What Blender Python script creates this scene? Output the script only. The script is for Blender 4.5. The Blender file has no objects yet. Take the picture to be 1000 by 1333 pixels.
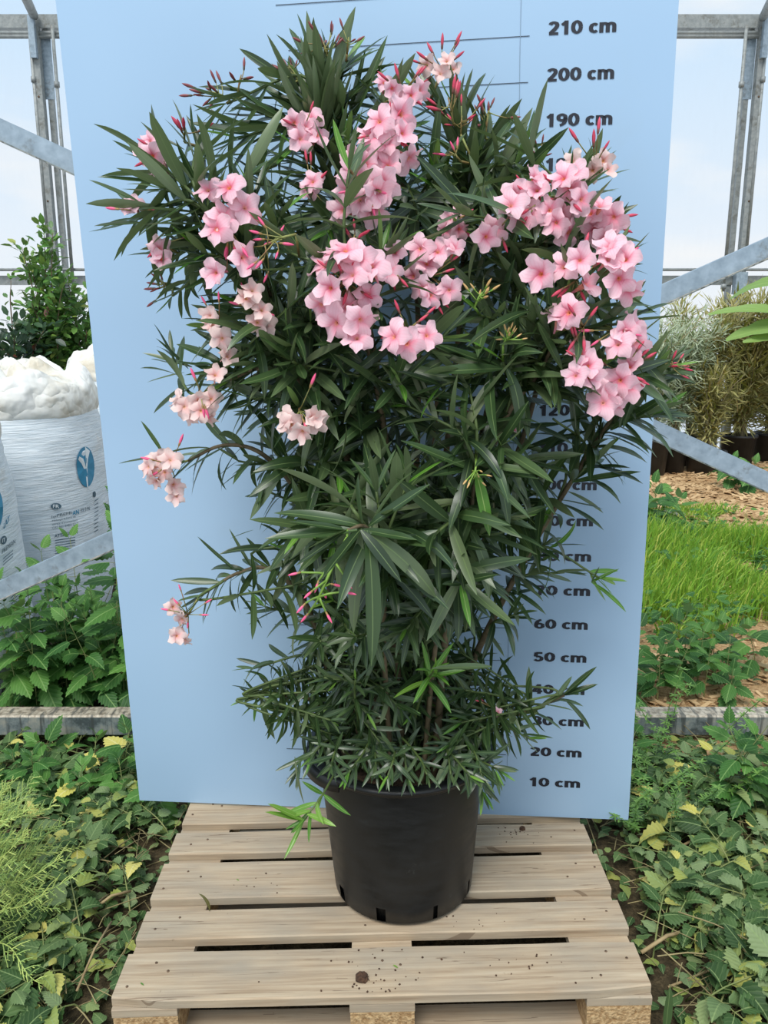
import bpy, math, random
from mathutils import Vector, Matrix, Euler, noise
random.seed(11)
R = random.uniform
PI = math.pi
scene = bpy.context.scene
COL = scene.collection

# ------------------------------------------------------------------ camera
F, PITCH, CAMZ = 1040.5, 0.2198, 1.5822
cam = bpy.data.cameras.new('camera'); camo = bpy.data.objects.new('camera', cam); COL.objects.link(camo)
camo.location = (0, 0, CAMZ); camo.rotation_euler = (PI/2 - PITCH, 0, 0)
cam.sensor_fit = 'HORIZONTAL'; cam.sensor_width = 36; cam.lens = 36 * F / 1000; cam.clip_start = 0.05; cam.clip_end = 500
scene.camera = camo
def at(px, py, Y):
    """photo pixel (1000x1333) at world distance Y -> world point"""
    u, v = (px-500)/F, (py-666.5)/F
    c, s = math.cos(PITCH), math.sin(PITCH)
    d = Vector((u, c - v*s, -s - v*c))
    return Vector((0, 0, CAMZ)) + d * (Y / d.y)
def to_px(p):
    x, y, z = p[0], p[1], p[2]-CAMZ
    c, s = math.cos(PITCH), math.sin(PITCH)
    d = y*c - z*s
    return 500 + F*x/d, 666.5 - F*(y*s + z*c)/d, d

# ------------------------------------------------------------------ light
def lin(c): return c/12.92 if c <= 0.04045 else ((c+0.055)/1.055)**2.4
def C(r, g, b): return (lin(r/255), lin(g/255), lin(b/255), 1)
world = bpy.data.worlds.new('sky'); scene.world = world; world.use_nodes = True
nt = world.node_tree; nt.nodes.clear()
wo = nt.nodes.new('ShaderNodeOutputWorld'); bg = nt.nodes.new('ShaderNodeBackground')
tc = nt.nodes.new('ShaderNodeTexCoord'); sep = nt.nodes.new('ShaderNodeSeparateXYZ'); rmp = nt.nodes.new('ShaderNodeValToRGB')
nz = nt.nodes.new('ShaderNodeTexNoise'); mp = nt.nodes.new('ShaderNodeMapping'); cr = nt.nodes.new('ShaderNodeValToRGB'); mx = nt.nodes.new('ShaderNodeMix')
mx.data_type = 'RGBA'
nt.links.new(tc.outputs['Generated'], sep.inputs[0]); nt.links.new(sep.outputs['Z'], rmp.inputs[0])
e = rmp.color_ramp.elements
e[0].position = 0.0; e[0].color = (0.80, 0.88, 0.97, 1); e[1].position = 0.6; e[1].color = (0.58, 0.79, 1.0, 1)
k = rmp.color_ramp.elements.new(0.10); k.color = (0.84, 0.91, 0.98, 1)
k = rmp.color_ramp.elements.new(0.30); k.color = (0.64, 0.82, 1.0, 1)
nt.links.new(tc.outputs['Generated'], mp.inputs[0]); mp.inputs['Scale'].default_value = (1.6, 1.6, 5.0)
nt.links.new(mp.outputs[0], nz.inputs['Vector']); nz.inputs['Scale'].default_value = 2.6; nz.inputs['Detail'].default_value = 4
nt.links.new(nz.outputs[0], cr.inputs[0]); cr.color_ramp.elements[0].position = 0.45; cr.color_ramp.elements[1].position = 0.72
nt.links.new(cr.outputs[0], mx.inputs[0]); nt.links.new(rmp.outputs[0], mx.inputs[6]); mx.inputs[7].default_value = (0.98, 0.97, 0.95, 1)
nt.links.new(mx.outputs[2], bg.inputs['Color']); bg.inputs['Strength'].default_value = 0.86
nt.links.new(bg.outputs[0], wo.inputs[0])
sun = bpy.data.lights.new('sun_offscreen', 'SUN'); sun.energy = 2.7; sun.angle = math.radians(28); sun.color = (1.0, 0.97, 0.92)
suno = bpy.data.objects.new('sun_offscreen', sun); COL.objects.link(suno)
suno.rotation_euler = (math.radians(34), math.radians(0), math.radians(-18))
vs = scene.view_settings
vs.view_transform = 'Standard'; vs.look = 'None'; vs.gamma = 1; vs.exposure = 0.22; vs.use_curve_mapping = False

# ------------------------------------------------------------------ materials
def nodes_of(name):
    m = bpy.data.materials.new(name); m.use_nodes = True
    t = m.node_tree; return m, t, t.nodes['Principled BSDF']
def add(t, kind, **kw):
    n = t.nodes.new('ShaderNode' + kind)
    for a, b in kw.items(): setattr(n, a, b)
    return n
def ramp(t, fac, stops):
    n = add(t, 'ValToRGB'); el = n.color_ramp.elements
    while len(el) < len(stops): el.new(0.5)
    for e_, (p, c) in zip(el, stops): e_.position = p; e_.color = c
    t.links.new(fac, n.inputs[0]); return n.outputs[0]
def mixc(t, fac, a, b, mode='MIX'):
    n = add(t, 'Mix', data_type='RGBA', blend_type=mode)
    for s, v in ((0, fac), (6, a), (7, b)):
        if hasattr(v, 'links'): t.links.new(v, n.inputs[s])
        else: n.inputs[s].default_value = v
    return n.outputs[2]
def math_(t, op, a, b=None, clamp=False):
    n = add(t, 'Math', operation=op, use_clamp=clamp)
    for s, v in ((0, a), (1, b)):
        if v is None: continue
        if hasattr(v, 'links'): t.links.new(v, n.inputs[s])
        else: n.inputs[s].default_value = v
    return n.outputs[0]
def coords(t, which='Object', scale=(1, 1, 1), rnd=False):
    tc = add(t, 'TexCoord'); m = add(t, 'Mapping'); t.links.new(tc.outputs[which], m.inputs[0]); m.inputs['Scale'].default_value = scale
    if rnd:
        oi = add(t, 'ObjectInfo'); cx = add(t, 'CombineXYZ')
        v = math_(t, 'MULTIPLY', oi.outputs['Random'], 37.0)
        for i in range(3): t.links.new(v, cx.inputs[i])
        t.links.new(cx.outputs[0], m.inputs['Location'])
    return m.outputs[0]
def noise_(t, vec, scale, detail=4, rough=0.55):
    n = add(t, 'TexNoise'); n.inputs['Scale'].default_value = scale; n.inputs['Detail'].default_value = detail; n.inputs['Roughness'].default_value = rough
    t.links.new(vec, n.inputs['Vector']); return n.outputs[0]
def bump(t, bsdf, h, strength, dist=0.01):
    b = add(t, 'Bump'); b.inputs['Strength'].default_value = strength; b.inputs['Distance'].default_value = dist
    t.links.new(h, b.inputs['Height']); t.links.new(b.outputs[0], bsdf.inputs['Normal'])
def rand_value(t):
    oi = add(t, 'ObjectInfo'); g = add(t, 'NewGeometry')
    return math_(t, 'FRACT', math_(t, 'ADD', oi.outputs['Random'], g.outputs['Random Per Island']))
def simple(name, c1, c2=None, rough=0.5, scale=20, metal=0.0, bmp=0.0, spec=0.5, rnd=False, stops=(0.35, 0.65)):
    m, t, b = nodes_of(name)
    v = coords(t, rnd=rnd); n = noise_(t, v, scale)
    t.links.new(ramp(t, n, [(stops[0], c1), (stops[1], c2 or c1)]), b.inputs['Base Color'])
    b.inputs['Roughness'].default_value = rough; b.inputs['Metallic'].default_value = metal; b.inputs['Specular IOR Level'].default_value = spec
    if bmp: bump(t, b, n, bmp)
    return m
def leafmat(name, stops, rib, under, rough=0.45, trans=0.18, ribw=0.035, veins=0.0, spec=0.45):
    """leaf with a random green out of `stops`, a pale midrib along UV x=0.5 and a paler underside"""
    m, t, b = nodes_of(name)
    r = rand_value(t)
    col = ramp(t, r, stops)
    uv = add(t, 'UVMap'); sp = add(t, 'SeparateXYZ'); t.links.new(uv.outputs[0], sp.inputs[0])
    d = math_(t, 'ABSOLUTE', math_(t, 'SUBTRACT', sp.outputs[0], 0.5))
    if veins:
        w = math_(t, 'SINE', math_(t, 'MULTIPLY', math_(t, 'SUBTRACT', sp.outputs[1], math_(t, 'MULTIPLY', d, 0.7)), 40.0))
        col = mixc(t, math_(t, 'MULTIPLY', math_(t, 'GREATER_THAN', w, 0.8), veins), col, rib)
        bump(t, b, w, 0.2, 0.003)
    fac = math_(t, 'LESS_THAN', d, ribw)
    col = mixc(t, math_(t, 'MULTIPLY', fac, 0.75), col, rib)
    v = coords(t, 'Object'); n = noise_(t, v, 30)
    col = mixc(t, math_(t, 'MULTIPLY', n, 0.25), col, (0.6, 0.6, 0.6, 1), 'MULTIPLY')
    g = add(t, 'NewGeometry')
    col = mixc(t, math_(t, 'MULTIPLY', g.outputs['Backfacing'], 0.7), col, under)
    t.links.new(col, b.inputs['Base Color']); b.inputs['Roughness'].default_value = rough; b.inputs['Specular IOR Level'].default_value = spec
    if trans:
        tr = add(t, 'BsdfTranslucent'); t.links.new(mixc(t, 0.4, col, (0.25, 0.45, 0.06, 1)), tr.inputs[0])
        ms = add(t, 'MixShader'); ms.inputs[0].default_value = trans
        t.links.new(b.outputs[0], ms.inputs[1]); t.links.new(tr.outputs[0], ms.inputs[2])
        t.links.new(ms.outputs[0], t.nodes['Material Output'].inputs[0])
    return m
M = {}
M['leaf'] = leafmat('oleander_leaf', [(0, C(36, 55, 32)), (0.35, C(48, 71, 40)), (0.7, C(62, 86, 48)), (0.9, C(86, 104, 70)), (1, C(108, 119, 88))], C(110, 132, 82), C(112, 128, 92), rough=0.34, trans=0.12, ribw=0.024, spec=0.55)
M['leaf_young'] = leafmat('oleander_young_leaf', [(0, C(70, 118, 40)), (0.5, C(88, 138, 48)), (1, C(118, 160, 62))], C(165, 190, 110), C(130, 155, 95), rough=0.36, trans=0.2, ribw=0.024)
M['stem'] = simple('oleander_bark', C(84, 72, 50), C(112, 98, 72), rough=0.75, scale=40, bmp=0.3)
M['shoot'] = simple('oleander_shoot', C(66, 84, 42), C(88, 106, 54), rough=0.55, scale=30)
M['green_stalk'] = simple('green_stalk', C(112, 148, 58), C(136, 170, 76), rough=0.5, scale=25)
M['stalk'] = simple('flower_stalk', C(128, 92, 56), C(140, 150, 84), rough=0.6, scale=25, rnd=True)
M['nettle'] = leafmat('nettle_leaf', [(0, C(46, 72, 38)), (0.3, C(66, 96, 50)), (0.6, C(94, 120, 72)), (0.84, C(132, 150, 106)), (0.94, C(140, 154, 74)), (1, C(182, 178, 96))], C(138, 160, 104), C(150, 164, 130), rough=0.6, trans=0.15, ribw=0.025, veins=0.14, spec=0.3)
M['nettle_fresh'] = leafmat('fresh_nettle_leaf', [(0, C(42, 84, 38)), (0.5, C(62, 108, 46)), (1, C(90, 136, 60))], C(130, 165, 95), C(135, 160, 110), rough=0.55, trans=0.2, ribw=0.025, veins=0.16, spec=0.3)
M['yellow_leaf'] = leafmat('yellowed_leaf', [(0, C(196, 190, 90)), (1, C(214, 202, 120))], C(222, 214, 150), C(205, 195, 140), rough=0.65, ribw=0.03, veins=0.3, spec=0.2)
M['weed_stem'] = simple('weed_stem', C(104, 122, 66), C(132, 136, 84), rough=0.7, scale=12, rnd=True)
M['dry_stem'] = simple('dry_stem', C(132, 112, 80), C(168, 148, 108), rough=0.8, scale=14, rnd=True)
M['shrub_leaf'] = leafmat('shrub_leaf', [(0, C(58, 100, 44)), (0.5, C(84, 130, 56)), (0.9, C(120, 160, 72)), (1, C(158, 166, 80))], C(110, 140, 80), C(98, 124, 76), trans=0.2)
M['dark_leaf'] = leafmat('dark_shrub_leaf', [(0, C(28, 52, 40)), (0.6, C(42, 72, 48)), (0.93, C(56, 88, 52)), (1, C(110, 52, 48))], C(80, 104, 76), C(80, 104, 84), trans=0.12)
M['olive_leaf'] = leafmat('olive_leaf', [(0, C(126, 146, 108)), (0.5, C(156, 172, 128)), (1, C(196, 206, 160))], C(150, 160, 120), C(172, 182, 158), rough=0.6, trans=0.15)
M['bamboo_leaf'] = leafmat('bamboo_leaf', [(0, C(124, 132, 62)), (0.4, C(152, 160, 74)), (0.75, C(176, 162, 92)), (1, C(146, 118, 70))], C(172, 166, 106), C(160, 152, 104), rough=0.65, trans=0.15)
M['banana_leaf'] = leafmat('banana_leaf', [(0, C(92, 138, 62)), (1, C(130, 166, 76))], C(178, 200, 120), C(136, 166, 92), rough=0.5, trans=0.25, ribw=0.03, veins=0.2)
M['juniper'] = leafmat('juniper_scale', [(0, C(140, 172, 100)), (0.5, C(168, 194, 106)), (1, C(204, 216, 124))], C(170, 190, 110), C(150, 170, 110), rough=0.6, trans=0.1)
M['grass'] = leafmat('grass_blade', [(0, C(84, 132, 40)), (0.4, C(118, 166, 48)), (0.75, C(156, 194, 64)), (1, C(196, 200, 100))], C(160, 195, 70), C(150, 185, 70), rough=0.5, trans=0.3)
M['cleavers'] = leafmat('cleavers_leaf', [(0, C(84, 128, 54)), (1, C(124, 164, 76))], C(140, 170, 90), C(130, 160, 90), trans=0.2)

def flowermat(name, tip, mid, deep, throat):
    m, t, b = nodes_of(name)
    uv = add(t, 'UVMap'); sp = add(t, 'SeparateXYZ'); t.links.new(uv.outputs[0], sp.inputs[0])
    col = ramp(t, sp.outputs[1], [(0.0, C(190, 96, 70)), (0.12, throat), (0.30, throat), (0.40, deep), (0.66, mid), (1.0, tip)])
    oi = add(t, 'ObjectInfo')
    col = mixc(t, math_(t, 'MULTIPLY', oi.outputs['Random'], 0.35), col, tip)
    vein = math_(t, 'SINE', math_(t, 'MULTIPLY', sp.outputs[0], 40.0))
    col = mixc(t, math_(t, 'MULTIPLY', math_(t, 'GREATER_THAN', vein, 0.7), 0.12), col, deep)
    t.links.new(col, b.inputs['Base Color']); b.inputs['Roughness'].default_value = 0.55; b.inputs['Specular IOR Level'].default_value = 0.25
    tr = add(t, 'BsdfTranslucent'); t.links.new(col, tr.inputs[0]); ms = add(t, 'MixShader'); ms.inputs[0].default_value = 0.3
    t.links.new(b.outputs[0], ms.inputs[1]); t.links.new(tr.outputs[0], ms.inputs[2]); t.links.new(ms.outputs[0], t.nodes['Material Output'].inputs[0])
    return m
M['flower'] = flowermat('pink_petal', C(253, 220, 228), C(249, 198, 212), C(230, 120, 148), C(232, 140, 84))
M['flower_pale'] = flowermat('faded_petal', C(246, 224, 218), C(240, 208, 204), C(232, 172, 168), C(224, 168, 110))
def budmat(name, a, b_):
    m, t, b = nodes_of(name)
    uv = add(t, 'UVMap'); sp = add(t, 'SeparateXYZ'); t.links.new(uv.outputs[0], sp.inputs[0])
    t.links.new(ramp(t, sp.outputs[1], [(0.0, a), (0.22, a), (0.4, b_), (1, b_)]), b.inputs['Base Color']); b.inputs['Roughness'].default_value = 0.45
    return m
M['bud_pink'] = budmat('pink_bud', C(150, 120, 70), C(232, 92, 136))
M['bud_red'] = budmat('red_bud', C(112, 70, 56), C(196, 62, 88))
M['bud_dark'] = budmat('dark_bud', C(84, 74, 52), C(134, 66, 68))
M['bud_green'] = budmat('green_bud', C(120, 160, 60), C(206, 168, 110))

def wood():
    m, t, b = nodes_of('pallet_wood')
    v = coords(t, 'Object', (1.2, 26, 26), rnd=True); n = noise_(t, v, 3.0, 6, 0.6)
    v2 = coords(t, 'Object', (1.5, 3, 3), rnd=True); n2 = noise_(t, v2, 3.5, 4)
    col = ramp(t, n, [(0.28, C(146, 125, 101)), (0.5, C(175, 156, 131)), (0.75, C(192, 176, 151))])
    col = mixc(t, ramp(t, n2, [(0.4, (0, 0, 0, 1)), (0.75, (0.8, 0.8, 0.8, 1))]), col, C(152, 143, 128))
    v3 = coords(t, 'Object', (1, 1, 1), rnd=True); n3 = noise_(t, v3, 70, 5, 0.7)
    col = mixc(t, ramp(t, n3, [(0.66, (0, 0, 0, 1)), (0.74, (0.6, 0.6, 0.6, 1))]), col, C(112, 94, 74))
    # dark drying cracks that follow the grain
    wv = coords(t, 'Object', (0.35, 22, 1), rnd=True); nn = noise_(t, wv, 2.2, 2)
    crack = math_(t, 'LESS_THAN', math_(t, 'ABSOLUTE', math_(t, 'SUBTRACT', nn, 0.5)), 0.004)
    col = mixc(t, math_(t, 'MULTIPLY', crack, 0.55), col, C(96, 76, 58))
    t.links.new(col, b.inputs['Base Color']); b.inputs['Roughness'].default_value = 0.78; b.inputs['Specular IOR Level'].default_value = 0.25
    bump(t, b, n, 0.25, 0.004)
    return m
M['wood'] = wood()
M['chipblock'] = simple('pressed_chip_block', C(150, 116, 76), C(204, 174, 130), rough=0.9, scale=110, bmp=0.6, rnd=True)
M['nail'] = simple('nail_head', C(86, 68, 54), C(120, 98, 78), rough=0.6, scale=60, metal=0.5)
def galv(name, c1, c2, dirt, amt, metal=0.35, rough=0.45):
    m, t, b = nodes_of(name)
    v = coords(t); n = noise_(t, v, 26, 3); n2 = noise_(t, v, 9, 6, 0.7)
    col = ramp(t, n, [(0.3, c1), (0.7, c2)])
    g = add(t, 'NewGeometry'); sp = add(t, 'SeparateXYZ'); t.links.new(g.outputs['Normal'], sp.inputs[0])
    dm = ramp(t, n2, [(0.62 - amt, (0, 0, 0, 1)), (0.72 - amt*0.6, (1, 1, 1, 1))])
    col = mixc(t, dm, col, dirt)
    t.links.new(col, b.inputs['Base Color']); b.inputs['Metallic'].default_value = metal; b.inputs['Roughness'].default_value = rough
    bump(t, b, n2, 0.15, 0.004)
    return m
M['galv'] = galv('galvanised_steel', C(136, 152, 164), C(164, 180, 192), C(120, 126, 126), 0.06)
M['galv_far'] = galv('weathered_galvanised_steel', C(128, 134, 134), C(154, 158, 156), C(112, 112, 106), 0.08, 0.2, 0.55)
def railmat():
    m, t, b = nodes_of('dirty_galvanised_rail')
    v = coords(t); n = noise_(t, v, 14, 6, 0.7); n2 = noise_(t, v, 55, 4)
    col = ramp(t, n, [(0.36, C(70, 80, 82)), (0.5, C(120, 130, 130)), (0.64, C(152, 152, 142))])
    g = add(t, 'NewGeometry'); sp = add(t, 'SeparateXYZ'); t.links.new(g.outputs['Normal'], sp.inputs[0])
    up = math_(t, 'GREATER_THAN', sp.outputs[2], 0.6)
    dirt = ramp(t, n2, [(0.3, C(120, 106, 88)), (0.6, C(196, 184, 164))])
    col = mixc(t, math_(t, 'MULTIPLY', up, 0.85), col, dirt)
    sc = coords(t, 'Object', (40, 8, 4)); n3 = noise_(t, sc, 1.2, 3)
    col = mixc(t, ramp(t, n3, [(0.5, (0, 0, 0, 1)), (0.62, (0.8, 0.8, 0.8, 1))]), col, C(66, 70, 68))
    t.links.new(col, b.inputs['Base Color']); b.inputs['Roughness'].default_value = 0.6; b.inputs['Metallic'].default_value = 0.15
    return m
M['rail'] = railmat()
def boardmat():
    m, t, b = nodes_of('pale_blue_panel')
    v = coords(t); n = noise_(t, v, 1.1, 2); n2 = noise_(t, v, 38, 6, 0.75); n3 = noise_(t, v, 3.0, 5, 0.6)
    col = ramp(t, n, [(0.3, C(154, 184, 212)), (0.7, C(164, 193, 219))])
    spots = ramp(t, n2, [(0.72, (0, 0, 0, 1)), (0.78, (0.55, 0.55, 0.55, 1))])
    col = mixc(t, spots, col, C(140, 158, 172))
    col = mixc(t, ramp(t, n3, [(0.58, (0, 0, 0, 1)), (0.8, (0.16, 0.16, 0.16, 1))]), col, C(158, 172, 176))
    t.links.new(col, b.inputs['Base Color']); b.inputs['Roughness'].default_value = 0.38; b.inputs['Specular IOR Level'].default_value = 0.45
    bump(t, b, n, 0.25, 0.05)
    return m
M['board'] = boardmat()
M['ink'] = simple('black_print', C(26, 30, 42), rough=0.5)
M['pencil'] = simple('marker_line', C(46, 58, 74), rough=0.6)
M['faint'] = simple('pencil_line', C(128, 152, 174), rough=0.6)
def potmat():
    m, t, b = nodes_of('black_plastic')
    v = coords(t, 'Object', (3, 3, 9)); n = noise_(t, v, 4, 5, 0.7); v2 = coords(t); n2 = noise_(t, v2, 9, 6, 0.8)
    col = ramp(t, n, [(0.35, C(14, 16, 17)), (0.62, C(24, 26, 27)), (0.8, C(38, 41, 42))])
    col = mixc(t, ramp(t, n2, [(0.62, (0, 0, 0, 1)), (0.76, (0.35, 0.35, 0.35, 1))]), col, C(112, 116, 114))
    t.links.new(col, b.inputs['Base Color']); t.links.new(ramp(t, n, [(0.3, (0.36,)*3 + (1,)), (0.8, (0.55,)*3 + (1,))]), b.inputs['Roughness'])
    return m
M['pot'] = potmat()
M['soil'] = simple('potting_soil', C(48, 36, 28), C(92, 72, 54), rough=0.95, scale=90, bmp=0.8)
M['crumb'] = simple('peat_crumb', C(58, 40, 28), C(88, 62, 44), rough=0.95, scale=120, bmp=0.8)
def groundmat():
    m, t, b = nodes_of('earth')
    v = coords(t); n = noise_(t, v, 6, 8, 0.65); n2 = noise_(t, v, 55, 4, 0.7)
    dark = ramp(t, n2, [(0.3, C(44, 40, 30)), (0.55, C(78, 68, 50)), (0.8, C(116, 102, 76))])
    chips = ramp(t, n2, [(0.25, C(112, 84, 56)), (0.5, C(178, 144, 104)), (0.78, C(214, 184, 142))])
    sp = add(t, 'SeparateXYZ'); t.links.new(v, sp.inputs[0])
    # dry chip litter lies right of and behind the board, dark garden soil elsewhere
    f1 = math_(t, 'MULTIPLY', math_(t, 'SUBTRACT', math_(t, 'ADD', sp.outputs[0], math_(t, 'MULTIPLY', n, 0.6)), 0.85), 3.0, True)
    f2 = math_(t, 'MULTIPLY', math_(t, 'SUBTRACT', math_(t, 'ADD', sp.outputs[1], math_(t, 'MULTIPLY', n, 0.6)), 2.75), 3.0, True)
    col = mixc(t, math_(t, 'MULTIPLY', f1, f2), dark, chips)
    t.links.new(col, b.inputs['Base Color']); b.inputs['Roughness'].default_value = 0.95; b.inputs['Specular IOR Level'].default_value = 0.15
    bump(t, b, n2, 0.7, 0.02)
    return m
M['ground'] = groundmat()
M['chip'] = simple('wood_chip', C(150, 116, 78), C(216, 186, 142), rough=0.9, scale=3, rnd=False, stops=(0.3, 0.7))
M['debris'] = simple('plant_debris', C(92, 84, 54), C(164, 150, 106), rough=0.9, scale=4)
def bagmat():
    m, t, b = nodes_of('woven_bag')
    v = coords(t, 'Object', (5, 5, 60)); n = noise_(t, v, 1.6, 4, 0.6); v2 = coords(t); n2 = noise_(t, v2, 2.6, 6, 0.7)
    col = ramp(t, n, [(0.3, C(198, 210, 218)), (0.65, C(226, 232, 236))])
    col = mixc(t, ramp(t, n2, [(0.58, (0, 0, 0, 1)), (0.78, (0.5, 0.5, 0.5, 1))]), col, C(182, 164, 136))
    t.links.new(col, b.inputs['Base Color']); b.inputs['Roughness'].default_value = 0.55
    bump(t, b, n, 0.5, 0.012)
    return m
M['bag'] = bagmat()
def clothmat():
    m, t, b = nodes_of('bag_neck_cloth')
    v = coords(t); n = noise_(t, v, 3, 5, .6); n2 = noise_(t, v, 3.6, 2, .4); n3 = noise_(t, v, 9, 2, .4)
    col = ramp(t, n, [(0.35, C(196, 186, 166)), (0.5, C(228, 226, 218)), (0.7, C(238, 238, 236))])
    t.links.new(col, b.inputs['Base Color']); b.inputs['Roughness'].default_value = .5
    h = math_(t, 'ADD', math_(t, 'ABSOLUTE', math_(t, 'SUBTRACT', n2, .5)), math_(t, 'MULTIPLY', math_(t, 'ABSOLUTE', math_(t, 'SUBTRACT', n3, .5)), .4))
    bump(t, b, h, 0.7, 0.16)
    return m
M['bagtop'] = clothmat()
M['teal'] = simple('teal_print', C(22, 122, 158), C(30, 132, 168), rough=0.5)
M['slate'] = simple('slate_print', C(62, 92, 108), rough=0.5)
M['bagwhite'] = simple('white_print', C(226, 232, 234), rough=0.5)
M['yellow'] = simple('yellow_print', C(232, 216, 26), rough=0.5)
M['red'] = simple('red_print', C(200, 62, 72), rough=0.5)
def film():
    m, t, b = nodes_of('polythene_film')
    out = t.nodes['Material Output']
    tr = add(t, 'BsdfTransparent'); tr.inputs[0].default_value = (0.97, 0.985, 1, 1)
    tl = add(t, 'BsdfTranslucent'); tl.inputs[0].default_value = (0.92, 0.94, 0.96, 1)
    v = coords(t, 'Object', (1, 1, 0.35)); n = noise_(t, v, 1.4, 6, 0.7)
    ms = add(t, 'MixShader'); t.links.new(ramp(t, n, [(0.35, (0.06,)*3 + (1,)), (0.75, (0.16,)*3 + (1,))]), ms.inputs[0])
    t.links.new(tr.outputs[0], ms.inputs[1]); t.links.new(tl.outputs[0], ms.inputs[2]); t.links.new(ms.outputs[0], out.inputs[0])
    return m
M['film'] = film()
M['blackpot'] = simple('nursery_pot_plastic', C(30, 31, 33), C(44, 45, 47), rough=0.55, scale=10)
M['twig'] = simple('pale_twig', C(140, 130, 98), C(176, 166, 128), rough=0.8, scale=12)
M['bark'] = simple('shrub_bark', C(86, 72, 54), C(118, 100, 76), rough=0.85, scale=20)
M['stone'] = simple('pale_stone', C(150, 146, 138), C(196, 192, 184), rough=0.85, scale=14, bmp=0.3)

# ------------------------------------------------------------------ mesh helpers
class MB:
    def __init__(s): s.v = []; s.f = []; s.uv = []; s.m = []
    def face(s, idx, uvs=None, mi=0):
        s.f.append(tuple(idx)); s.uv.append(uvs or [(0.2, 0.5)]*len(idx)); s.m.append(mi)
    def grid(s, rows, uvs=None, close=False, mi=0):
        """rows: list of equally long point lists"""
        b = len(s.v); n = len(rows[0])
        for r in rows: s.v.extend([tuple(p) for p in r])
        for i in range(len(rows)-1):
            for j in range(n if close else n-1):
                k = (j+1) % n
                ids = (b+i*n+j, b+i*n+k, b+(i+1)*n+k, b+(i+1)*n+j)
                s.face(ids, [uvs[i][j], uvs[i][k], uvs[i+1][k], uvs[i+1][j]] if uvs else None, mi)
    def tube(s, pts, rad, n=6, cap=True, mi=0):
        pts = [Vector(p) for p in pts]
        if not hasattr(rad, '__len__'): rad = [rad]*len(pts)
        rows = []; ref = None
        for i, p in enumerate(pts):
            t = (pts[min(i+1, len(pts)-1)] - pts[max(i-1, 0)])
            t = t.normalized() if t.length > 1e-9 else Vector((0, 0, 1))
            if ref is None: ref = t.orthogonal().normalized()
            ref = (ref - t*ref.dot(t)); ref = ref.normalized() if ref.length > 1e-6 else t.orthogonal().normalized()
            w = t.cross(ref)
            rows.append([p + (ref*math.cos(2*PI*k/n) + w*math.sin(2*PI*k/n))*rad[i] for k in range(n)])
        b = len(s.v); s.grid(rows, None, True, mi)
        if cap:
            s.face([b+k for k in range(n)][::-1], None, mi); e = len(s.v)-n
            s.face([e+k for k in range(n)], None, mi)
    def box(s, x0, x1, y0, y1, z0, z1, mi=0, mat=None, jit=0):
        b = len(s.v)
        for z in (z0, z1):
            for x, y in ((x0, y0), (x1, y0), (x1, y1), (x0, y1)):
                p = Vector((x+R(-jit, jit), y+R(-jit, jit), z+R(-jit, jit)))
                s.v.append(tuple(mat @ p if mat else p))
        for q in ((3, 2, 1, 0), (4, 5, 6, 7), (0, 1, 5, 4), (1, 2, 6, 5), (2, 3, 7, 6), (3, 0, 4, 7)): s.face([b+i for i in q], None, mi)
    def lathe(s, prof, n=32, cx=0, cy=0, mi=0, capb=False, capt=False):
        b = len(s.v)
        s.grid([[(cx+r*math.cos(2*PI*k/n), cy+r*math.sin(2*PI*k/n), z) for k in range(n)] for r, z in prof], None, True, mi)
        if capb: s.face([b+k for k in range(n)][::-1], None, mi)
        if capt:
            e = len(s.v)-n; s.face([e+k for k in range(n)], None, mi)
    def mesh(s, mat, me, mi=0):
        """append another MB transformed by mat"""
        b = len(s.v)
        s.v.extend([tuple(mat @ Vector(p)) for p in me.v])
        for f, u in zip(me.f, me.uv): s.face([b+i for i in f], u, mi)
    def data(s, name, mats, smooth=True):
        me = bpy.data.meshes.new(name); me.from_pydata(s.v, [], s.f)
        if not isinstance(mats, (list, tuple)): mats = [mats]
        for m in mats: me.materials.append(m)
        ul = me.uv_layers.new(name='UVMap'); flat = []
        for u in s.uv:
            for a in u: flat.extend(a)
        ul.data.foreach_set('uv', flat)
        me.polygons.foreach_set('material_index', s.m); me.polygons.foreach_set('use_smooth', [smooth]*len(s.f))
        me.update(); return me
    def build(s, name, mats, parent=None, smooth=True):
        return link(name, s.data(name, mats, smooth), parent)
def link(name, me, parent=None, mw=None):
    o = bpy.data.objects.new(name, me); COL.objects.link(o)
    if parent: o.parent = parent
    if mw is not None: o.matrix_local = mw
    return o
def tag(o, label, cat, group=None, kind=None):
    o['label'] = label; o['category'] = cat
    if group: o['group'] = group
    if kind: o['kind'] = kind
    return o
def empty(name, loc=(0, 0, 0), rot=(0, 0, 0)):
    o = bpy.data.objects.new(name, None); COL.objects.link(o); o.location = loc; o.rotation_euler = rot; o.empty_display_size = 0.05; return o
def struct(o): o['kind'] = 'structure'; return o
def frame(p, d, up=Vector((0, 0, 1)), sc=1.0, scw=None):
    """matrix with X along d, Z near up"""
    d = d.normalized(); z = up - d*up.dot(d)
    if z.length < 1e-4: z = d.orthogonal()
    z.normalize(); y = z.cross(d)
    w = scw or sc
    return Matrix(((d.x*sc, y.x*w, z.x*sc, p[0]), (d.y*sc, y.y*w, z.y*sc, p[1]), (d.z*sc, y.z*w, z.z*sc, p[2]), (0, 0, 0, 1)))
def spline(pts, n=8):
    """Catmull-Rom through pts"""
    P = [Vector(p) for p in pts]; P = [P[0]*2-P[1]] + P + [P[-1]*2-P[-2]]; out = []
    for i in range(1, len(P)-2):
        for k in range(n):
            t = k/n; a, b, c, d = P[i-1], P[i], P[i+1], P[i+2]
            out.append(0.5*((2*b) + (c-a)*t + (2*a-5*b+4*c-d)*t*t + (3*b-a-3*c+d)*t**3))
    out.append(P[-2]); return out
_text_cache = {}
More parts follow.
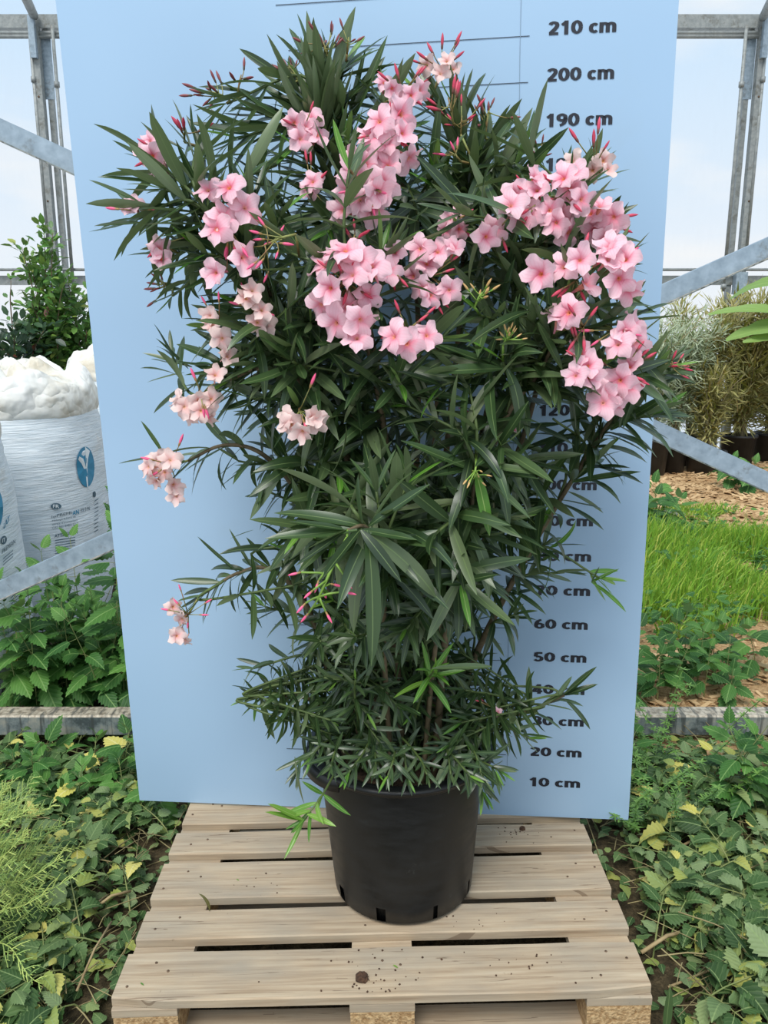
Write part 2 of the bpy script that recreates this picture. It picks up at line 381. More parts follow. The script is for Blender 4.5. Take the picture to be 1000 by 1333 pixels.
def text_mb(body, size=1.0, offset=0.0):
    """filled flat lettering as an MB, centred, in the XY plane"""
    cu = bpy.data.curves.new('lettering', 'FONT'); cu.body = body; cu.size = size; cu.offset = offset; cu.align_x = 'CENTER'; cu.align_y = 'CENTER'; cu.resolution_u = 3
    o = bpy.data.objects.new('lettering', cu); COL.objects.link(o); bpy.context.view_layer.update()
    me = o.evaluated_get(bpy.context.evaluated_depsgraph_get()).to_mesh()
    b = MB(); b.v = [tuple(v.co) for v in me.vertices]
    for p in me.polygons: b.face(list(p.vertices))
    o.to_mesh_clear() if False else None
    bpy.data.objects.remove(o); bpy.data.curves.remove(cu)
    xs = [v[0] for v in b.v]; ys = [v[1] for v in b.v]
    cx, cy = (max(xs)+min(xs))/2, (max(ys)+min(ys))/2
    b.v = [(v[0]-cx, v[1]-cy, v[2]) for v in b.v]; b.w = max(xs)-min(xs); b.h = max(ys)-min(ys)
    return b
SLOPE = 0.02
def gz(x, y):
    g = SLOPE*(max(-4, min(5, x))+0.6)
    if not (-0.8 < x < 0.8 and 1.3 < y < 2.4): g += 0.03*noise.noise(Vector((x*1.7, y*1.7, 3.1)))
    return g

# ------------------------------------------------------------------ setting: ground and greenhouse end wall
b = MB(); xs = [-14+0.35*i for i in range(81)]; ys = [0.6+0.3*i for i in range(34)]
b.grid([[(x*(1 if y < 18 else y/17), y, gz(x, y)) for x in xs] for y in ys])
struct(b.build('floor', M['ground']))['label'] = 'earth floor of the greenhouse with weeds, litter and dry chips'
WY = 10.3
zb0, zb1 = at(500, 38.5, WY).z, at(500, 21, WY).z
xl, xr = at(55, 115, WY).x, at(983, 115, WY).x
b = MB(); nx = 24
b.grid([[(-9+18*i/nx, WY+0.14+0.01*math.sin(i*2.1), z) for i in range(nx+1)] for z in (-0.1, 1.5, 3, zb0, zb1+0.1, zb1+3.5)])
wb = struct(b.build('wall_back', M['film'])); wb['label'] = 'milky polythene film end wall of the greenhouse'
def bar(name, p0, p1, w, h, mat, label, cat, group=None, up=Vector((0, 0, 1)), lips=0.0):
    """rectangular (or lipped channel) steel member from p0 to p1"""
    p0, p1 = Vector(p0), Vector(p1); L = (p1-p0).length; d = (p1-p0).normalized()
    b = MB(); mt = frame((0, 0, 0), d, up).to_3x3().to_4x4()
    if lips:
        b.box(0, L, -0.002, 0.002, -h/2, h/2, 0, mt)
        for s in (-1, 1):
            b.box(0, L, 0.002, w, s*h/2-0.002, s*h/2+0.002, 0, mt); b.box(0, L, w-0.004, w, s*h/2-(0.018 if s > 0 else -0.002), s*h/2-(0.002 if s > 0 else -0.018), 0, mt)
    else: b.box(0, L, -w/2, w/2, -h/2, h/2, 0, mt)
    o = b.build(name, mat, None, False); o.location = p0
    return tag(o, label, cat, group)
def pipe(name, p0, p1, r, mat, label, cat, group=None, couplings=()):
    p0, p1 = Vector(p0), Vector(p1); b = MB(); b.tube([(0, 0, 0), p1-p0], r, 10)
    o = b.build(name, mat); o.location = p0; tag(o, label, cat, group)
    for f in couplings:
        c = MB(); q = (p1-p0)*f; d = (p1-p0).normalized()*0.03; c.tube([q-d, q+d], r*1.6, 10); c.build('coupling', mat, o)
    return o
G = M['galv_far']
bar('tie_beam', (-8.5, WY, (zb0+zb1)/2), (8.5, WY, (zb0+zb1)/2), 0.12, zb1-zb0, G, 'broad grey steel beam across the top of the end wall', 'beam')
for yy, lab in ((43.0, 'upper of two thin steel tubes just below the broad wall beam'), (47.5, 'lower of two thin steel tubes just below the broad wall beam')):
    z = at(500, yy, WY-0.06).z; pipe('wall_tube', (-8.5, WY-0.06, z), (8.5, WY-0.06, z), 0.024, G, lab, 'tube')
z = at(500, 351, WY-0.08).z; pipe('wall_tube', (-8.5, WY-0.08, z), (8.5, WY-0.08, z), 0.018, G, 'thin steel tube along the end wall just above the wide rail', 'tube')
z = at(500, 365, WY).z; bar('wall_rail', (-8.5, WY, z), (8.5, WY, z), 0.05, 0.11, G, 'wide steel rail halfway up the end wall', 'rail')
zlow = at(500, 352, WY-0.12).z
for side, pm, ps, pa, pb_ in (('left', 55, 65, 45, 74.5), ('right', 983, 972, 965, 991.8)):
    where = 'behind the white bags' if side == 'left' else 'behind the potted olives'
    x = at(pm, 115, WY).x; xs2 = at(ps, 115, WY).x
    t = empty('steel_column', (x, WY-0.08, 0)); tag(t, 'wide galvanised steel column of the end wall ' + where, 'column')
    c = MB(); c.box(-0.045, 0.045, -0.045, 0.045, -0.1, zb0); c.build('post', G, t, False)
    c = MB(); c.box(-0.035, 0.035, -0.10, -0.045, zb0-0.35, zb1-0.05); c.build('bracket', M['galv'], t, False)
    for zz in (zb0-0.75, zb0-1.9, zlow):
        c = MB(); c.tube([(0, -0.05, zz), (0, -0.044, zz)], 0.012, 8); c.build('bolt', M['nail'], t)
    c = MB(); c.box(-0.07, 0.07, -0.055, 0.05, zlow-0.28, zlow-0.02); c.build('clamp_plate', M['galv'], t, False)
    t = empty('steel_strut', (xs2, WY+0.02, 0)); tag(t, 'narrow steel upright beside the wide column ' + where, 'upright')
    c = MB(); c.box(-0.03, 0.03, -0.03, 0.03, -0.1, zb0); c.build('post', G, t, False)
    c = MB(); c.box(-0.06, 0.06, -0.035, -0.03, zb0-0.75, zb0-0.1); c.build('gusset_plate', M['galv'], t, False)
    for q, wh in ((pa, 'left'), (pb_, 'right')):
        xx = at(q, 115, WY-0.12).x
        inner = (side == 'left') == (wh == 'right')
        pipe('vent_pipe', (xx, WY-0.12, zlow-(0.25 if inner else 0)), (xx, WY-0.12, zb0), 0.02, G, 'thin vertical pipe on the %s side of the column %s' % ('board' if inner else 'outer', where), 'pipe', None, (0.79, 0.02))
    px0 = (44, 20) if side == 'left' else (994, 22)
    px1 = (33, -4) if side == 'left' else (1006, -2)
    p0 = at(px0[0], px0[1], WY-0.1); p1 = at(px1[0], px1[1], WY-1.2); p1 = p0 + (p1-p0)*3
    pipe('roof_strut', p0, p1, 0.05, G, 'dark roof strut rising from the top of the column ' + where, 'strut')

# ground rail and the crossed diagonal braces just behind the board
RY = 2.86
p0 = at(-260, 941, RY); p1 = at(1260, 936, RY)
zr = (p0.z+p1.z)/2
rl = MB(); w = 0.042
prof = [(-w, -w+.006), (-w+.006, -w), (w-.006, -w), (w, -w+.006), (w, w-.006), (w-.006, w), (-w+.006, w), (-w, w-.006)]
rl.grid([[(x, a, c) for a, c in prof] for x in [p0.x+(p1.x-p0.x)*i/30 for i in range(31)]], None, True)
o = rl.build('ground_rail', M['rail'], None, False); o.location = (0, RY, zr); tag(o, 'dirty galvanised steel rail lying low across behind the board', 'rail')
for xx in (-1.75, 1.75):
    c = MB(); c.box(xx-0.03, xx+0.03, -0.03, 0.03, gz(xx, RY)-zr-0.06, -w); c.build('rail_foot', M['rail'], o, False)
def brace(pa, pb, Y, label):
    a, c = at(*pa, Y), at(*pb, Y); d = (c-a)
    a2, c2 = a-d*0.25, c+d*0.25
    o = bar('diagonal_brace', a2, c2, 0.03, 0.064, M['galv'], label, 'brace', None, Vector((0, 0, 1)), 0.02)
    f_ = MB(); mt = frame((0, 0, 0), c2-a2).to_3x3().to_4x4(); f_.box(0, (c2-a2).length, -0.024, -0.002, -0.034, -0.030, 0, mt); f_.build('flange', M['rail'], o, False)
    return o
brace((0, 169), (1000, 628), 2.80, 'galvanised diagonal brace falling towards the potted olives')
brace((0, 769), (1000, 323), 2.90, 'galvanised diagonal brace falling towards the fertiliser bags')

# ------------------------------------------------------------------ pallet
PAL = empty('wooden_pallet', (-0.6044, 1.4844, 0.144), (0, 0, 0)); PAL.rotation_euler = (Matrix.Rotation(0.0084, 3, 'Z') @ Matrix.Rotation(-SLOPE, 3, 'Y')).to_euler()
tag(PAL, 'weathered wooden shipping pallet lying on the weedy ground', 'pallet')
def plank(name, x0, x1, y0, y1, z0, z1, mat, chamfer=0.0, wob=0.0025):
    b = MB(); n = 10; ch = 0.003; rows = []
    for i in range(n+1):
        x = x0+(x1-x0)*i/n; e = chamfer if i in (0, n) else 0
        dz = wob*noise.noise(Vector((x*3, y0*9, z0*5+1))); dy = wob*noise.noise(Vector((x*4, y0*7+5, z0)))
        ya, yb = y0+dy+e, y1+dy-e*(1 if y1 > 0.7 else 0.3)
        rows.append([(x, ya, z0), (x, ya, z1+dz-ch), (x, ya+ch, z1+dz), (x, (ya+yb)/2, z1+dz), (x, yb-ch, z1+dz), (x, yb, z1+dz-ch), (x, yb, z0)])
    b.grid(rows, None, True); k = len(rows[0]); L = len(b.v)
    b.face(list(range(k))); b.face(list(range(L-k, L))[::-1])
    return b.build(name, mat, PAL, False)
tops = [(0, .145), (.186, .286), (.327, .472), (.513, .613), (.654, .8)]
for i, (ya, yb) in enumerate(tops):
    o = plank('deck_board', R(-.004, .004), 1.2+R(-.004, .004), ya, yb, -0.022, 0, M['wood'], 0.012 if i == 0 else 0)
    for cx in (0.072, 0.6, 1.128):
        for dx, dy in ((-.04, .3), (-.005, .72), (.045, .62)) if yb-ya > .12 else ((-.03, .35), (.03, .65)):
            n = MB(); x = cx+dx+R(-.012, .012); y = ya+(yb-ya)*dy+R(-.008, .008)
            n.lathe([(0.0, 0.0018), (0.0030, 0.0014), (0.0034, -0.002)], 8, x, y); n.build('nail', M['nail'], o)
for x0 in (0, .5275, 1.055): plank('stretcher_board', x0, x0+.145, 0.001, .799, -.044, -.0225, M['wood'])
for x0 in (0.002, .5285, 1.056):
    for y0, y1 in ((.002, .1), (.328, .472), (.7, .798)):
        plank('block', x0, x0+.143, y0, y1, -.122, -.0445, M['chipblock'])
for y0, y1 in ((.0, .1), (.327, .473), (.7, .8)): plank('base_board', 0, 1.2, y0, y1, -.144, -.1225, M['wood'])
def pal_pt(x, y, z=0): return PAL.matrix_basis @ Vector((x, y, z))

# ------------------------------------------------------------------ height board
BX, BY, BYAW, BLEAN, BROLL, BW = -0.7686, 2.2555, -0.0943, -0.0251, 0.0171, 1.5
bc, bs = math.cos(BYAW), math.sin(BYAW)
bX = Vector((bc, bs, 0)); bN = Vector((-bs, bc, 0)); bZ = Vector((0, 0, 1))*math.cos(BLEAN)+bN*math.sin(BLEAN)
bX2 = bX*math.cos(BROLL)+bZ*math.sin(BROLL); bZ2 = bZ*math.cos(BROLL)-bX*math.sin(BROLL); bN2 = bZ2.cross(bX2)
BO = Vector((BX, BY, 0.149))
BM = Matrix(((bX2.x, bN2.x, bZ2.x, BO.x), (bX2.y, bN2.y, bZ2.y, BO.y), (bX2.z, bN2.z, bZ2.z, BO.z), (0, 0, 0, 1)))
board = empty('height_board'); board.matrix_world = BM; tag(board, 'tall pale blue panel printed with a centimetre height scale', 'board')
b = MB(); H = 2.42; rows = []
for i in range(31):
    u = BW*i/30; rows.append([(u, 0.004*math.sin(u*2.3+z*1.3)*math.sin(PI*min(1, z/2.4)) if 0 < z < H else 0, z) for z in [H*j/30 for j in range(31)]])
bow = lambda u, z: 0.006*math.sin(u*2.1+z*1.3)*math.sin(PI*z/H)
b.grid([[(BW*i/30, bow(BW*i/30, H*j/30), H*j/30) for i in range(31)] for j in range(31)])
b.grid([[(BW*i/30, bow(BW*i/30, H*j/30)+0.006, H*j/30) for i in range(30, -1, -1)] for j in range(31)])
for xx in (0, BW):
    q = [[(xx, bow(xx, H*j/30)+d, H*j/30) for d in ((0, .006) if xx else (.006, 0))] for j in range(31)]; b.grid(q)
for j in (0, 30): b.grid([[(BW*i/30, bow(BW*i/30, H*j/30)+d, H*j/30) for i in range(31)] for d in ((0.006, 0) if j == 0 else (0, 0.006))])
b.build('panel', M['board'], board)
def print_on_board(name, mb, u, z, mat, off=0.0012):
    o = MB(); o.v = [(u+p[0], bow(u+p[0], z+p[1])-off, z+p[1]) for p in mb.v]; o.f = mb.f; o.uv = mb.uv; o.m = mb.m
    return o.build(name, mat, board, False)
def glyph(ch):
    """bold sans glyph out of ribbon strokes; unit cap height, returns (list of (centreline, width)), advance"""
    def arc(cx, cy, rx, ry, a0, a1, n=14): return [(cx+rx*math.cos(math.radians(a0+(a1-a0)*i/n)), cy+ry*math.sin(math.radians(a0+(a1-a0)*i/n))) for i in range(n+1)]
    S = .21; h = S/2
    G_ = {'0': ([arc(.33, .5, .23, .395, 0, 360, 24)], .72), '1': ([[(.36, 0), (.36, 1)], [(.33, .90), (.10, .70)]], .66),
     '2': ([arc(.32, .70, .21, .195, 165, -25)+[(.38, .42), (.12, .13)], [(.04, .1), (.60, .1)]], .71),
     '3': ([arc(.31, .72, .20, .18, 160, -75), arc(.31, .30, .23, .20, 85, -160)], .71),
     '4': ([[(.45, 0), (.45, 1)], [(.42, .95), (.10, .30)], [(.02, .27), (.66, .27)]], .72),
     '5': ([[(.58, .9), (.18, .9)], [(.20, .95), (.15, .52)], arc(.31, .32, .225, .22, 130, -155)], .72),
     '6': ([arc(.33, .32, .215, .215, 0, 360, 22), arc(.48, .42, .37, .48, 190, 95, 10)], .72),
     '7': ([[(.04, .9), (.60, .9)], [(.52, .88), (.32, .45), (.26, 0)]], .68),
     '8': ([arc(.33, .73, .185, .17, 0, 360, 20), arc(.33, .29, .225, .19, 0, 360, 20)], .72),
     '9': ([arc(.33, .68, .215, .215, 0, 360, 22), arc(.18, .58, .37, .48, 10, -85, 10)], .72),
     'c': ([arc(.31, .37, .21, .27, 45, 315, 18)], .60),
     'm': ([[(.12, 0), (.12, .74)], arc(.31, .46, .19, .19, 165, 0, 8)+[(.50, 0)], arc(.69, .46, .19, .19, 165, 0, 8)+[(.88, 0)]], 1.04), ' ': ([], .34)}
    return G_[ch]
def bold_mb(s):
    b = MB(); x = 0; zk = 0
    for ch in s:
        st, adv = glyph(ch)
        for P in st:
            w = .235/2; rows = []
            for i, p in enumerate(P):
                q0 = P[max(0, i-1)]; q1 = P[min(len(P)-1, i+1)]
                if len(P) > 5 and P[0] == P[-1] and i in (0, len(P)-1): q0, q1 = P[-2], P[1]
                d = Vector((q1[0]-q0[0], q1[1]-q0[1])).normalized(); ww = w*(.82 if abs(d.x) > abs(d.y) else 1.05)
                rows.append([(x+p[0]-d.y*ww, p[1]+d.x*ww, zk), (x+p[0]+d.y*ww, p[1]-d.x*ww, zk)])
            b.grid(rows); zk += .004
        x += adv
    xs = [v[0] for v in b.v]; ys = [v[1] for v in b.v]; cx, cy = (min(xs)+max(xs))/2, .5
    b.v = [(v[0]-cx, v[1]-cy, v[2]) for v in b.v]; b.w = max(xs)-min(xs); b.h = 1.0
    return b
for n in range(10, 240, 10):
    t = bold_mb('%d cm' % n); s = ((0.157 if n >= 100 else 0.148)/t.w, 0.0295/t.h)
    t.v = [(p[0]*s[0], p[1]*s[1], 0) for p in t.v]
    print_on_board('height_number', t, 1.283+R(-.002, .002), n/100+0.016, M['ink'])
    l = MB(); u0 = (0.47 if n < 150 else 0.56)+R(-.02, .02); u1 = 1.135+0.025*(n/210)
    l.grid([[(u0+(u1-u0)*i/12, dz+0.004*(i/12-.5), 0) for i in range(13)] for dz in (-.0009, .0009)])
    print_on_board('tick_line', l, 0, n/100, M['pencil'])
l = MB(); l.grid([[(dx+0.002*math.sin(i), i*H/20, 0) for dx in (-.0008, .0008)] for i in range(1, 20)]); print_on_board('guide_line', l, 1.14, 0, M['faint'])
def board_front_y(x, z): return BY + (x-BX)*math.tan(BYAW) + (z-.144)*math.tan(BLEAN)

# ------------------------------------------------------------------ pot
PX, PY = 0.052, 1.872
pz = pal_pt(PX+0.6044, PY-1.4844).z
POT = empty('plant_pot', (PX, PY, pz+0.002), (0, -SLOPE, 0)); tag(POT, 'large round black plastic plant pot standing on the pallet', 'pot')
PH = 0.405
b = MB(); nseg = 96; rows = []
zs = [0.0, 0.012, 0.05, 0.058, 0.10, 0.18, 0.27, 0.35, PH-0.03]
rad = lambda z: 0.166 + 0.014*min(1, z/0.012)*1 + (z/PH)*0.034
slots = [math.radians(a) for a in (-108, -66, -150, -24, 18, 60, 102, 144)]
def in_slot(a): return any(abs((a-s+PI) % (2*PI)-PI) < 0.046 for s in slots)
vid = {}
for i, z in enumerate(zs):
    for k in range(nseg):
        a = 2*PI*k/nseg; vid[i, k] = len(b.v); b.v.append((rad(z)*math.cos(a), rad(z)*math.sin(a), z))
for i in range(len(zs)-1):
    for k in range(nseg):
        a = 2*PI*(k+.5)/nseg
        if i in (1,) and in_slot(a): continue
        j = (k+1) % nseg; b.face((vid[i, k], vid[i, j], vid[i+1, j], vid[i+1, k]))
b.lathe([(rad(PH-.03), PH-.03), (0.222, PH-.026), (0.226, PH-.022), (0.226, PH-0.004), (0.223, PH), (0.212, PH), (0.204, PH-0.02), (0.196, 0.2), (0.17, 0.006), (0, 0.006)], nseg)
b.lathe([(0, 0.001), (0.166, 0.0)], nseg)
b.build('body', M['pot'], POT)
r = MB(); r.lathe([(0.222, PH-.012), (0.240, PH-.010), (0.242, PH-.004), (0.240, PH+.001), (0.224, PH+.001)], nseg); r.build('rim', M['pot'], POT)
for s in (-1, 1):      # moulded lug handles standing out of the rim
    h = MB(); rows = []
    for i in range(13):
        a = PI*(0.5+s*0.5)+math.radians(27-24+48*i/12); e = math.sin(PI*i/12)**0.6
        ro = 0.240+0.016*e
        rows.append([(rr*math.cos(a), rr*math.sin(a), z) for rr, z in ((0.232, PH-.004), (ro-.008, PH+.002), (ro, PH-.002), (ro, PH-.03), (ro-.005, PH-.03), (ro-.009, PH-.008), (0.228, PH-.014))])
    h.grid(rows, None, True); h.build('handle', M['pot'], POT)
s = MB(); rows = []
for i in range(12):
    rr = 0.2*i/11; rows.append([(rr*math.cos(2*PI*k/36), rr*math.sin(2*PI*k/36), PH-0.05+0.012*noise.noise(Vector((rr*30*math.cos(2*PI*k/36), rr*30*math.sin(2*PI*k/36), 0)))) for k in range(36)])
s.grid(rows, None, True); o = s.build('potting_soil', M['soil']); o.location = (PX, PY, pz); o.rotation_euler = (0, -SLOPE, 0)
tag(o, 'dark potting soil filling the black pot', 'soil', None, 'stuff')
SOILZ = pz+PH-0.05
# ------------------------------------------------------------------ oleander
OLE = empty('oleander_shrub', (PX, PY, SOILZ)); OI = Matrix.Translation(-OLE.location)
tag(OLE, 'tall bushy oleander with pink flower clusters growing in the black pot', 'shrub')
def leaf_mb(droop, fold, twist, wave, wr=0.104, n=7):
    """unit-length lanceolate leaf along +X, width along Y, upper side +Z"""
    b = MB(); rows = []; uvs = []
    ang = 0.0; x = z = 0.0
    for i in range(n+1):
        t = i/n; w = wr*(1.75*(t+0.02)**0.62*(1-t)**0.72+0.006) if i < n else 0.002
        a = droop*t; tw = twist*t
        s = []; 
        for q in (-1, 0, 1):
            yy = q*w; zz = abs(q)*w*fold + wave*math.sin(t*9+q)*w
            s.append((x - math.sin(-a)*zz*0, yy*math.cos(tw)-zz*math.sin(tw), z+yy*math.sin(tw)+zz*math.cos(tw)))
        rows.append(s); uvs.append([(0.5+0.5*q*max(0.25, w/wr), t) for q in (-1, 0, 1)])
        x += math.cos(a)/n; z -= math.sin(a)/n
    b.grid(rows, uvs)
    b.f = [f[::-1] for f in b.f]; b.uv = [u[::-1] for u in b.uv]
    return b
LEAFV = [leaf_mb(0.10, 0.30, 0.0, 0.05), leaf_mb(0.45, 0.25, 0.25, 0.05), leaf_mb(-0.35, 0.35, -0.2, 0.05), leaf_mb(0.9, 0.2, 0.4, 0.1), leaf_mb(0.6, 0.3, -0.6, 0.1), leaf_mb(1.3, 0.2, 0.2, 0.1)]
leaves = []     # (matrix, variant, young)
CLEAR = [(690, 742, 526, 552), (725, 776, 624, 646), (718, 772, 668, 692), (733, 770, 716, 736), (735, 768, 762, 780), (698, 766, 804, 826), (694, 764, 847, 869), (692, 722, 890, 908), (700, 760, 972, 992), (690, 758, 1012, 1030), (704, 736, 203, 226)]
def add_leaf(p, d, up, L, var, young=False, wk=1.0, keep=False):
    if not keep:
        for f_ in (.25, .5, .75, .95):
            x_, y_, _ = to_px(p+d.normalized()*L*f_)
            if any(a_ < x_ < b_ and c_ < y_ < e_ for a_, b_, c_, e_ in CLEAR): return
    q = p + d.normalized()*L
    lim = board_front_y(q.x, q.z)-0.03
    if q.y > lim:
        d = d.copy(); d.y = (lim-p.y)/max(L, 1e-3) if lim > p.y else -0.1
    leaves.append((frame(p, d, up, L, L*wk), var, young))
shoot_mb = []
def polyat(P, s):
    """point and tangent at arclength s from the tip backwards"""
    i = len(P)-1
    while i > 0:
        l = (P[i]-P[i-1]).length
        if s <= l or i == 1:
            t = (P[i]-P[i-1]).normalized(); return P[i]-t*min(s, l), t
        s -= l; i -= 1
def plen(P): return sum((P[i+1]-P[i]).length for i in range(len(P)-1))
def whorls(P, n, L=0.14, sp=0.035, a0=22, a1=72, droop=0.25, young=False, start=0.0, per=3, wk=1.0, crown=True):
    ph = R(0, 6.28); total = plen(P); s = start
    for k in range(n):
        if s > total*0.97: break
        p, t = polyat(P, s); f = k/max(1, n-1)
        for j in range(per):
            az = ph + k*PI/per + j*2*PI/per + R(-.3, .3)
            e1 = t.orthogonal().normalized(); e2 = t.cross(e1)
            rad_ = e1*math.cos(az)+e2*math.sin(az)
            a = math.radians(a0+(a1-a0)*f+R(-8, 8))
            d = t*math.cos(a)+rad_*math.sin(a); d.z -= droop*f*R(.5, 1.3)
            up = t*0.8 + Vector((0, -0.25, 0.7)) + Vector((R(-.25, .25), R(-.25, .25), 0))
            l = L*(0.72+0.28*min(1, (k+1)/2.5))*R(.82, 1.12)
            if k == 0 and crown: l *= 0.75
            var = random.choice((0, 0, 2, 1) if f < 0.4 else (0, 1, 1, 3, 4, 5) if droop > 0.2 else (0, 1, 2, 1))
            add_leaf(p, d, up, l, var, young or (k == 0 and random.random() < 0.25), wk)
        s += sp*R(.8, 1.25)*(0.8+0.4*f)
def px_path(pts, n=7): return spline([at(*p) for p in pts], n)
stems = []      # (polyline, r0, r1)
def stem(P, r0, r1, mat='stem'):
    stems.append((P, r0, r1)); b = MB(); n = len(P)
    b.tube([p-OLE.location for p in P], [r0+(r1-r0)*i/(n-1) for i in range(n)], 6)
    return b.build('stem' if mat == 'stem' else 'shoot', M[mat], OLE)
root = lambda x, y: Vector((PX+x, PY+y, SOILZ-0.03))
MAIN = {
 'a': [(465,800,1.85),(440,620,1.81),(400,480,1.76),(350,380,1.71),(305,320,1.67)],
 'b': [(490,750,1.92),(494,520,1.90),(470,380,1.88),(435,250,1.87),(412,130,1.87)],
 'c': [(512,800,1.78),(505,600,1.70),(485,480,1.64),(465,400,1.60)],
 'd': [(540,700,1.98),(545,450,1.98),(535,300,1.93),(515,200,1.86)],
 'e': [(560,820,1.92),(580,600,1.93),(600,400,1.93),(603,250,1.93),(592,140,1.93)],
 'f': [(585,800,1.84),(620,600,1.79),(660,430,1.74),(690,320,1.71)],
 'g': [(600,900,1.89),(645,800,1.88),(695,708,1.87),(745,625,1.86),(800,540,1.83),(845,490,1.79)],
 'h': [(590,750,1.74),(650,560,1.66),(705,480,1.62),(735,410,1.59)],
 'i': [(445,850,1.82),(420,720,1.78),(390,645,1.76),(340,590,1.75),(290,580,1.75),(245,600,1.75)],
 'j': [(430,880,1.83),(400,790,1.80),(355,742,1.79),(310,746,1.79),(262,775,1.79)],
 'k': [(500,850,1.68),(500,740,1.52),(478,688,1.42),(452,690,1.40)],
 'l': [(570,820,1.72),(608,690,1.60),(619,612,1.55)],
 'm': [(470,700,1.78),(440,560,1.72),(395,500,1.68),(340,480,1.67),(300,495,1.67)],
 'n': [(415,920,1.84),(365,905,1.83),(332,906,1.82)],
 'o': [(640,945,1.80),(690,925,1.79),(735,905,1.79)],
 'p': [(545,860,1.95),(560,650,2.0),(570,480,2.02),(560,340,2.02)],
 'q': [(500,820,1.97),(470,620,2.0),(440,450,2.0),(400,330,1.97)],
 'r': [(575,850,1.95),(640,680,1.95),(690,540,1.93),(720,400,1.88),(735,300,1.83)],
}
roots = {'a': (-.06, -.02), 'b': (-.03, .05), 'c': (0, -.06), 'd': (.02, .08), 'e': (.05, .05), 'f': (.05, -.03), 'g': (.10, .0), 'h': (.07, -.08), 'i': (-.09, -.03), 'j': (-.11, .02), 'k': (-.03, -.11), 'l': (.04, -.11), 'm': (-.06, -.07), 'n': (-.12, -.05), 'o': (.13, -.05), 'p': (.03, .12), 'q': (-.04, .11), 'r': (.09, .08)}
mainP = {}
for k_, pts in MAIN.items():
    P = spline([root(*roots[k_])] + [at(*p) for p in pts], 8); mainP[k_] = P
    thin = k_ in 'nokl'
    stem(P, 0.007 if thin else 0.0105, 0.0032)
def near_main(ks, q):
    """point of a main stem from which a side shoot reaches q"""
    best = None
    for k_ in ks:
        P = mainP[k_]
        for i in range(4, len(P)):
            p = P[i]; d = (p-q).length; ideal = 0.20
            if q.z > 0.75 and p.z > q.z+0.02: continue
            sc = abs(d-ideal)+(0.0 if p.z < q.z else 0.05)
            if best is None or sc < best[0]: best = (sc, p, (P[i]-P[i-1]).normalized())
    return best[1], best[2]
# end tips of the main stems
spec = {'a': (9, .155), 'b': (9, .15), 'c': (8, .14), 'd': (8, .14), 'e': (8, .14), 'f': (8, .14), 'g': (12, .15), 'h': (8, .14), 'i': (8, .115), 'j': (8, .105), 'k': (5, .165), 'l': (7, .16), 'm': (8, .14), 'n': (6, .085), 'o': (9, .085), 'p': (9, .14), 'q': (9, .14), 'r': (10, .14)}
for k_, (n, L) in spec.items():
    whorls(mainP[k_], n, L, 0.036 if k_ != 'g' else .042, 24, 75, 0.5 if k_ in 'ijk' else 0.3, per=3)
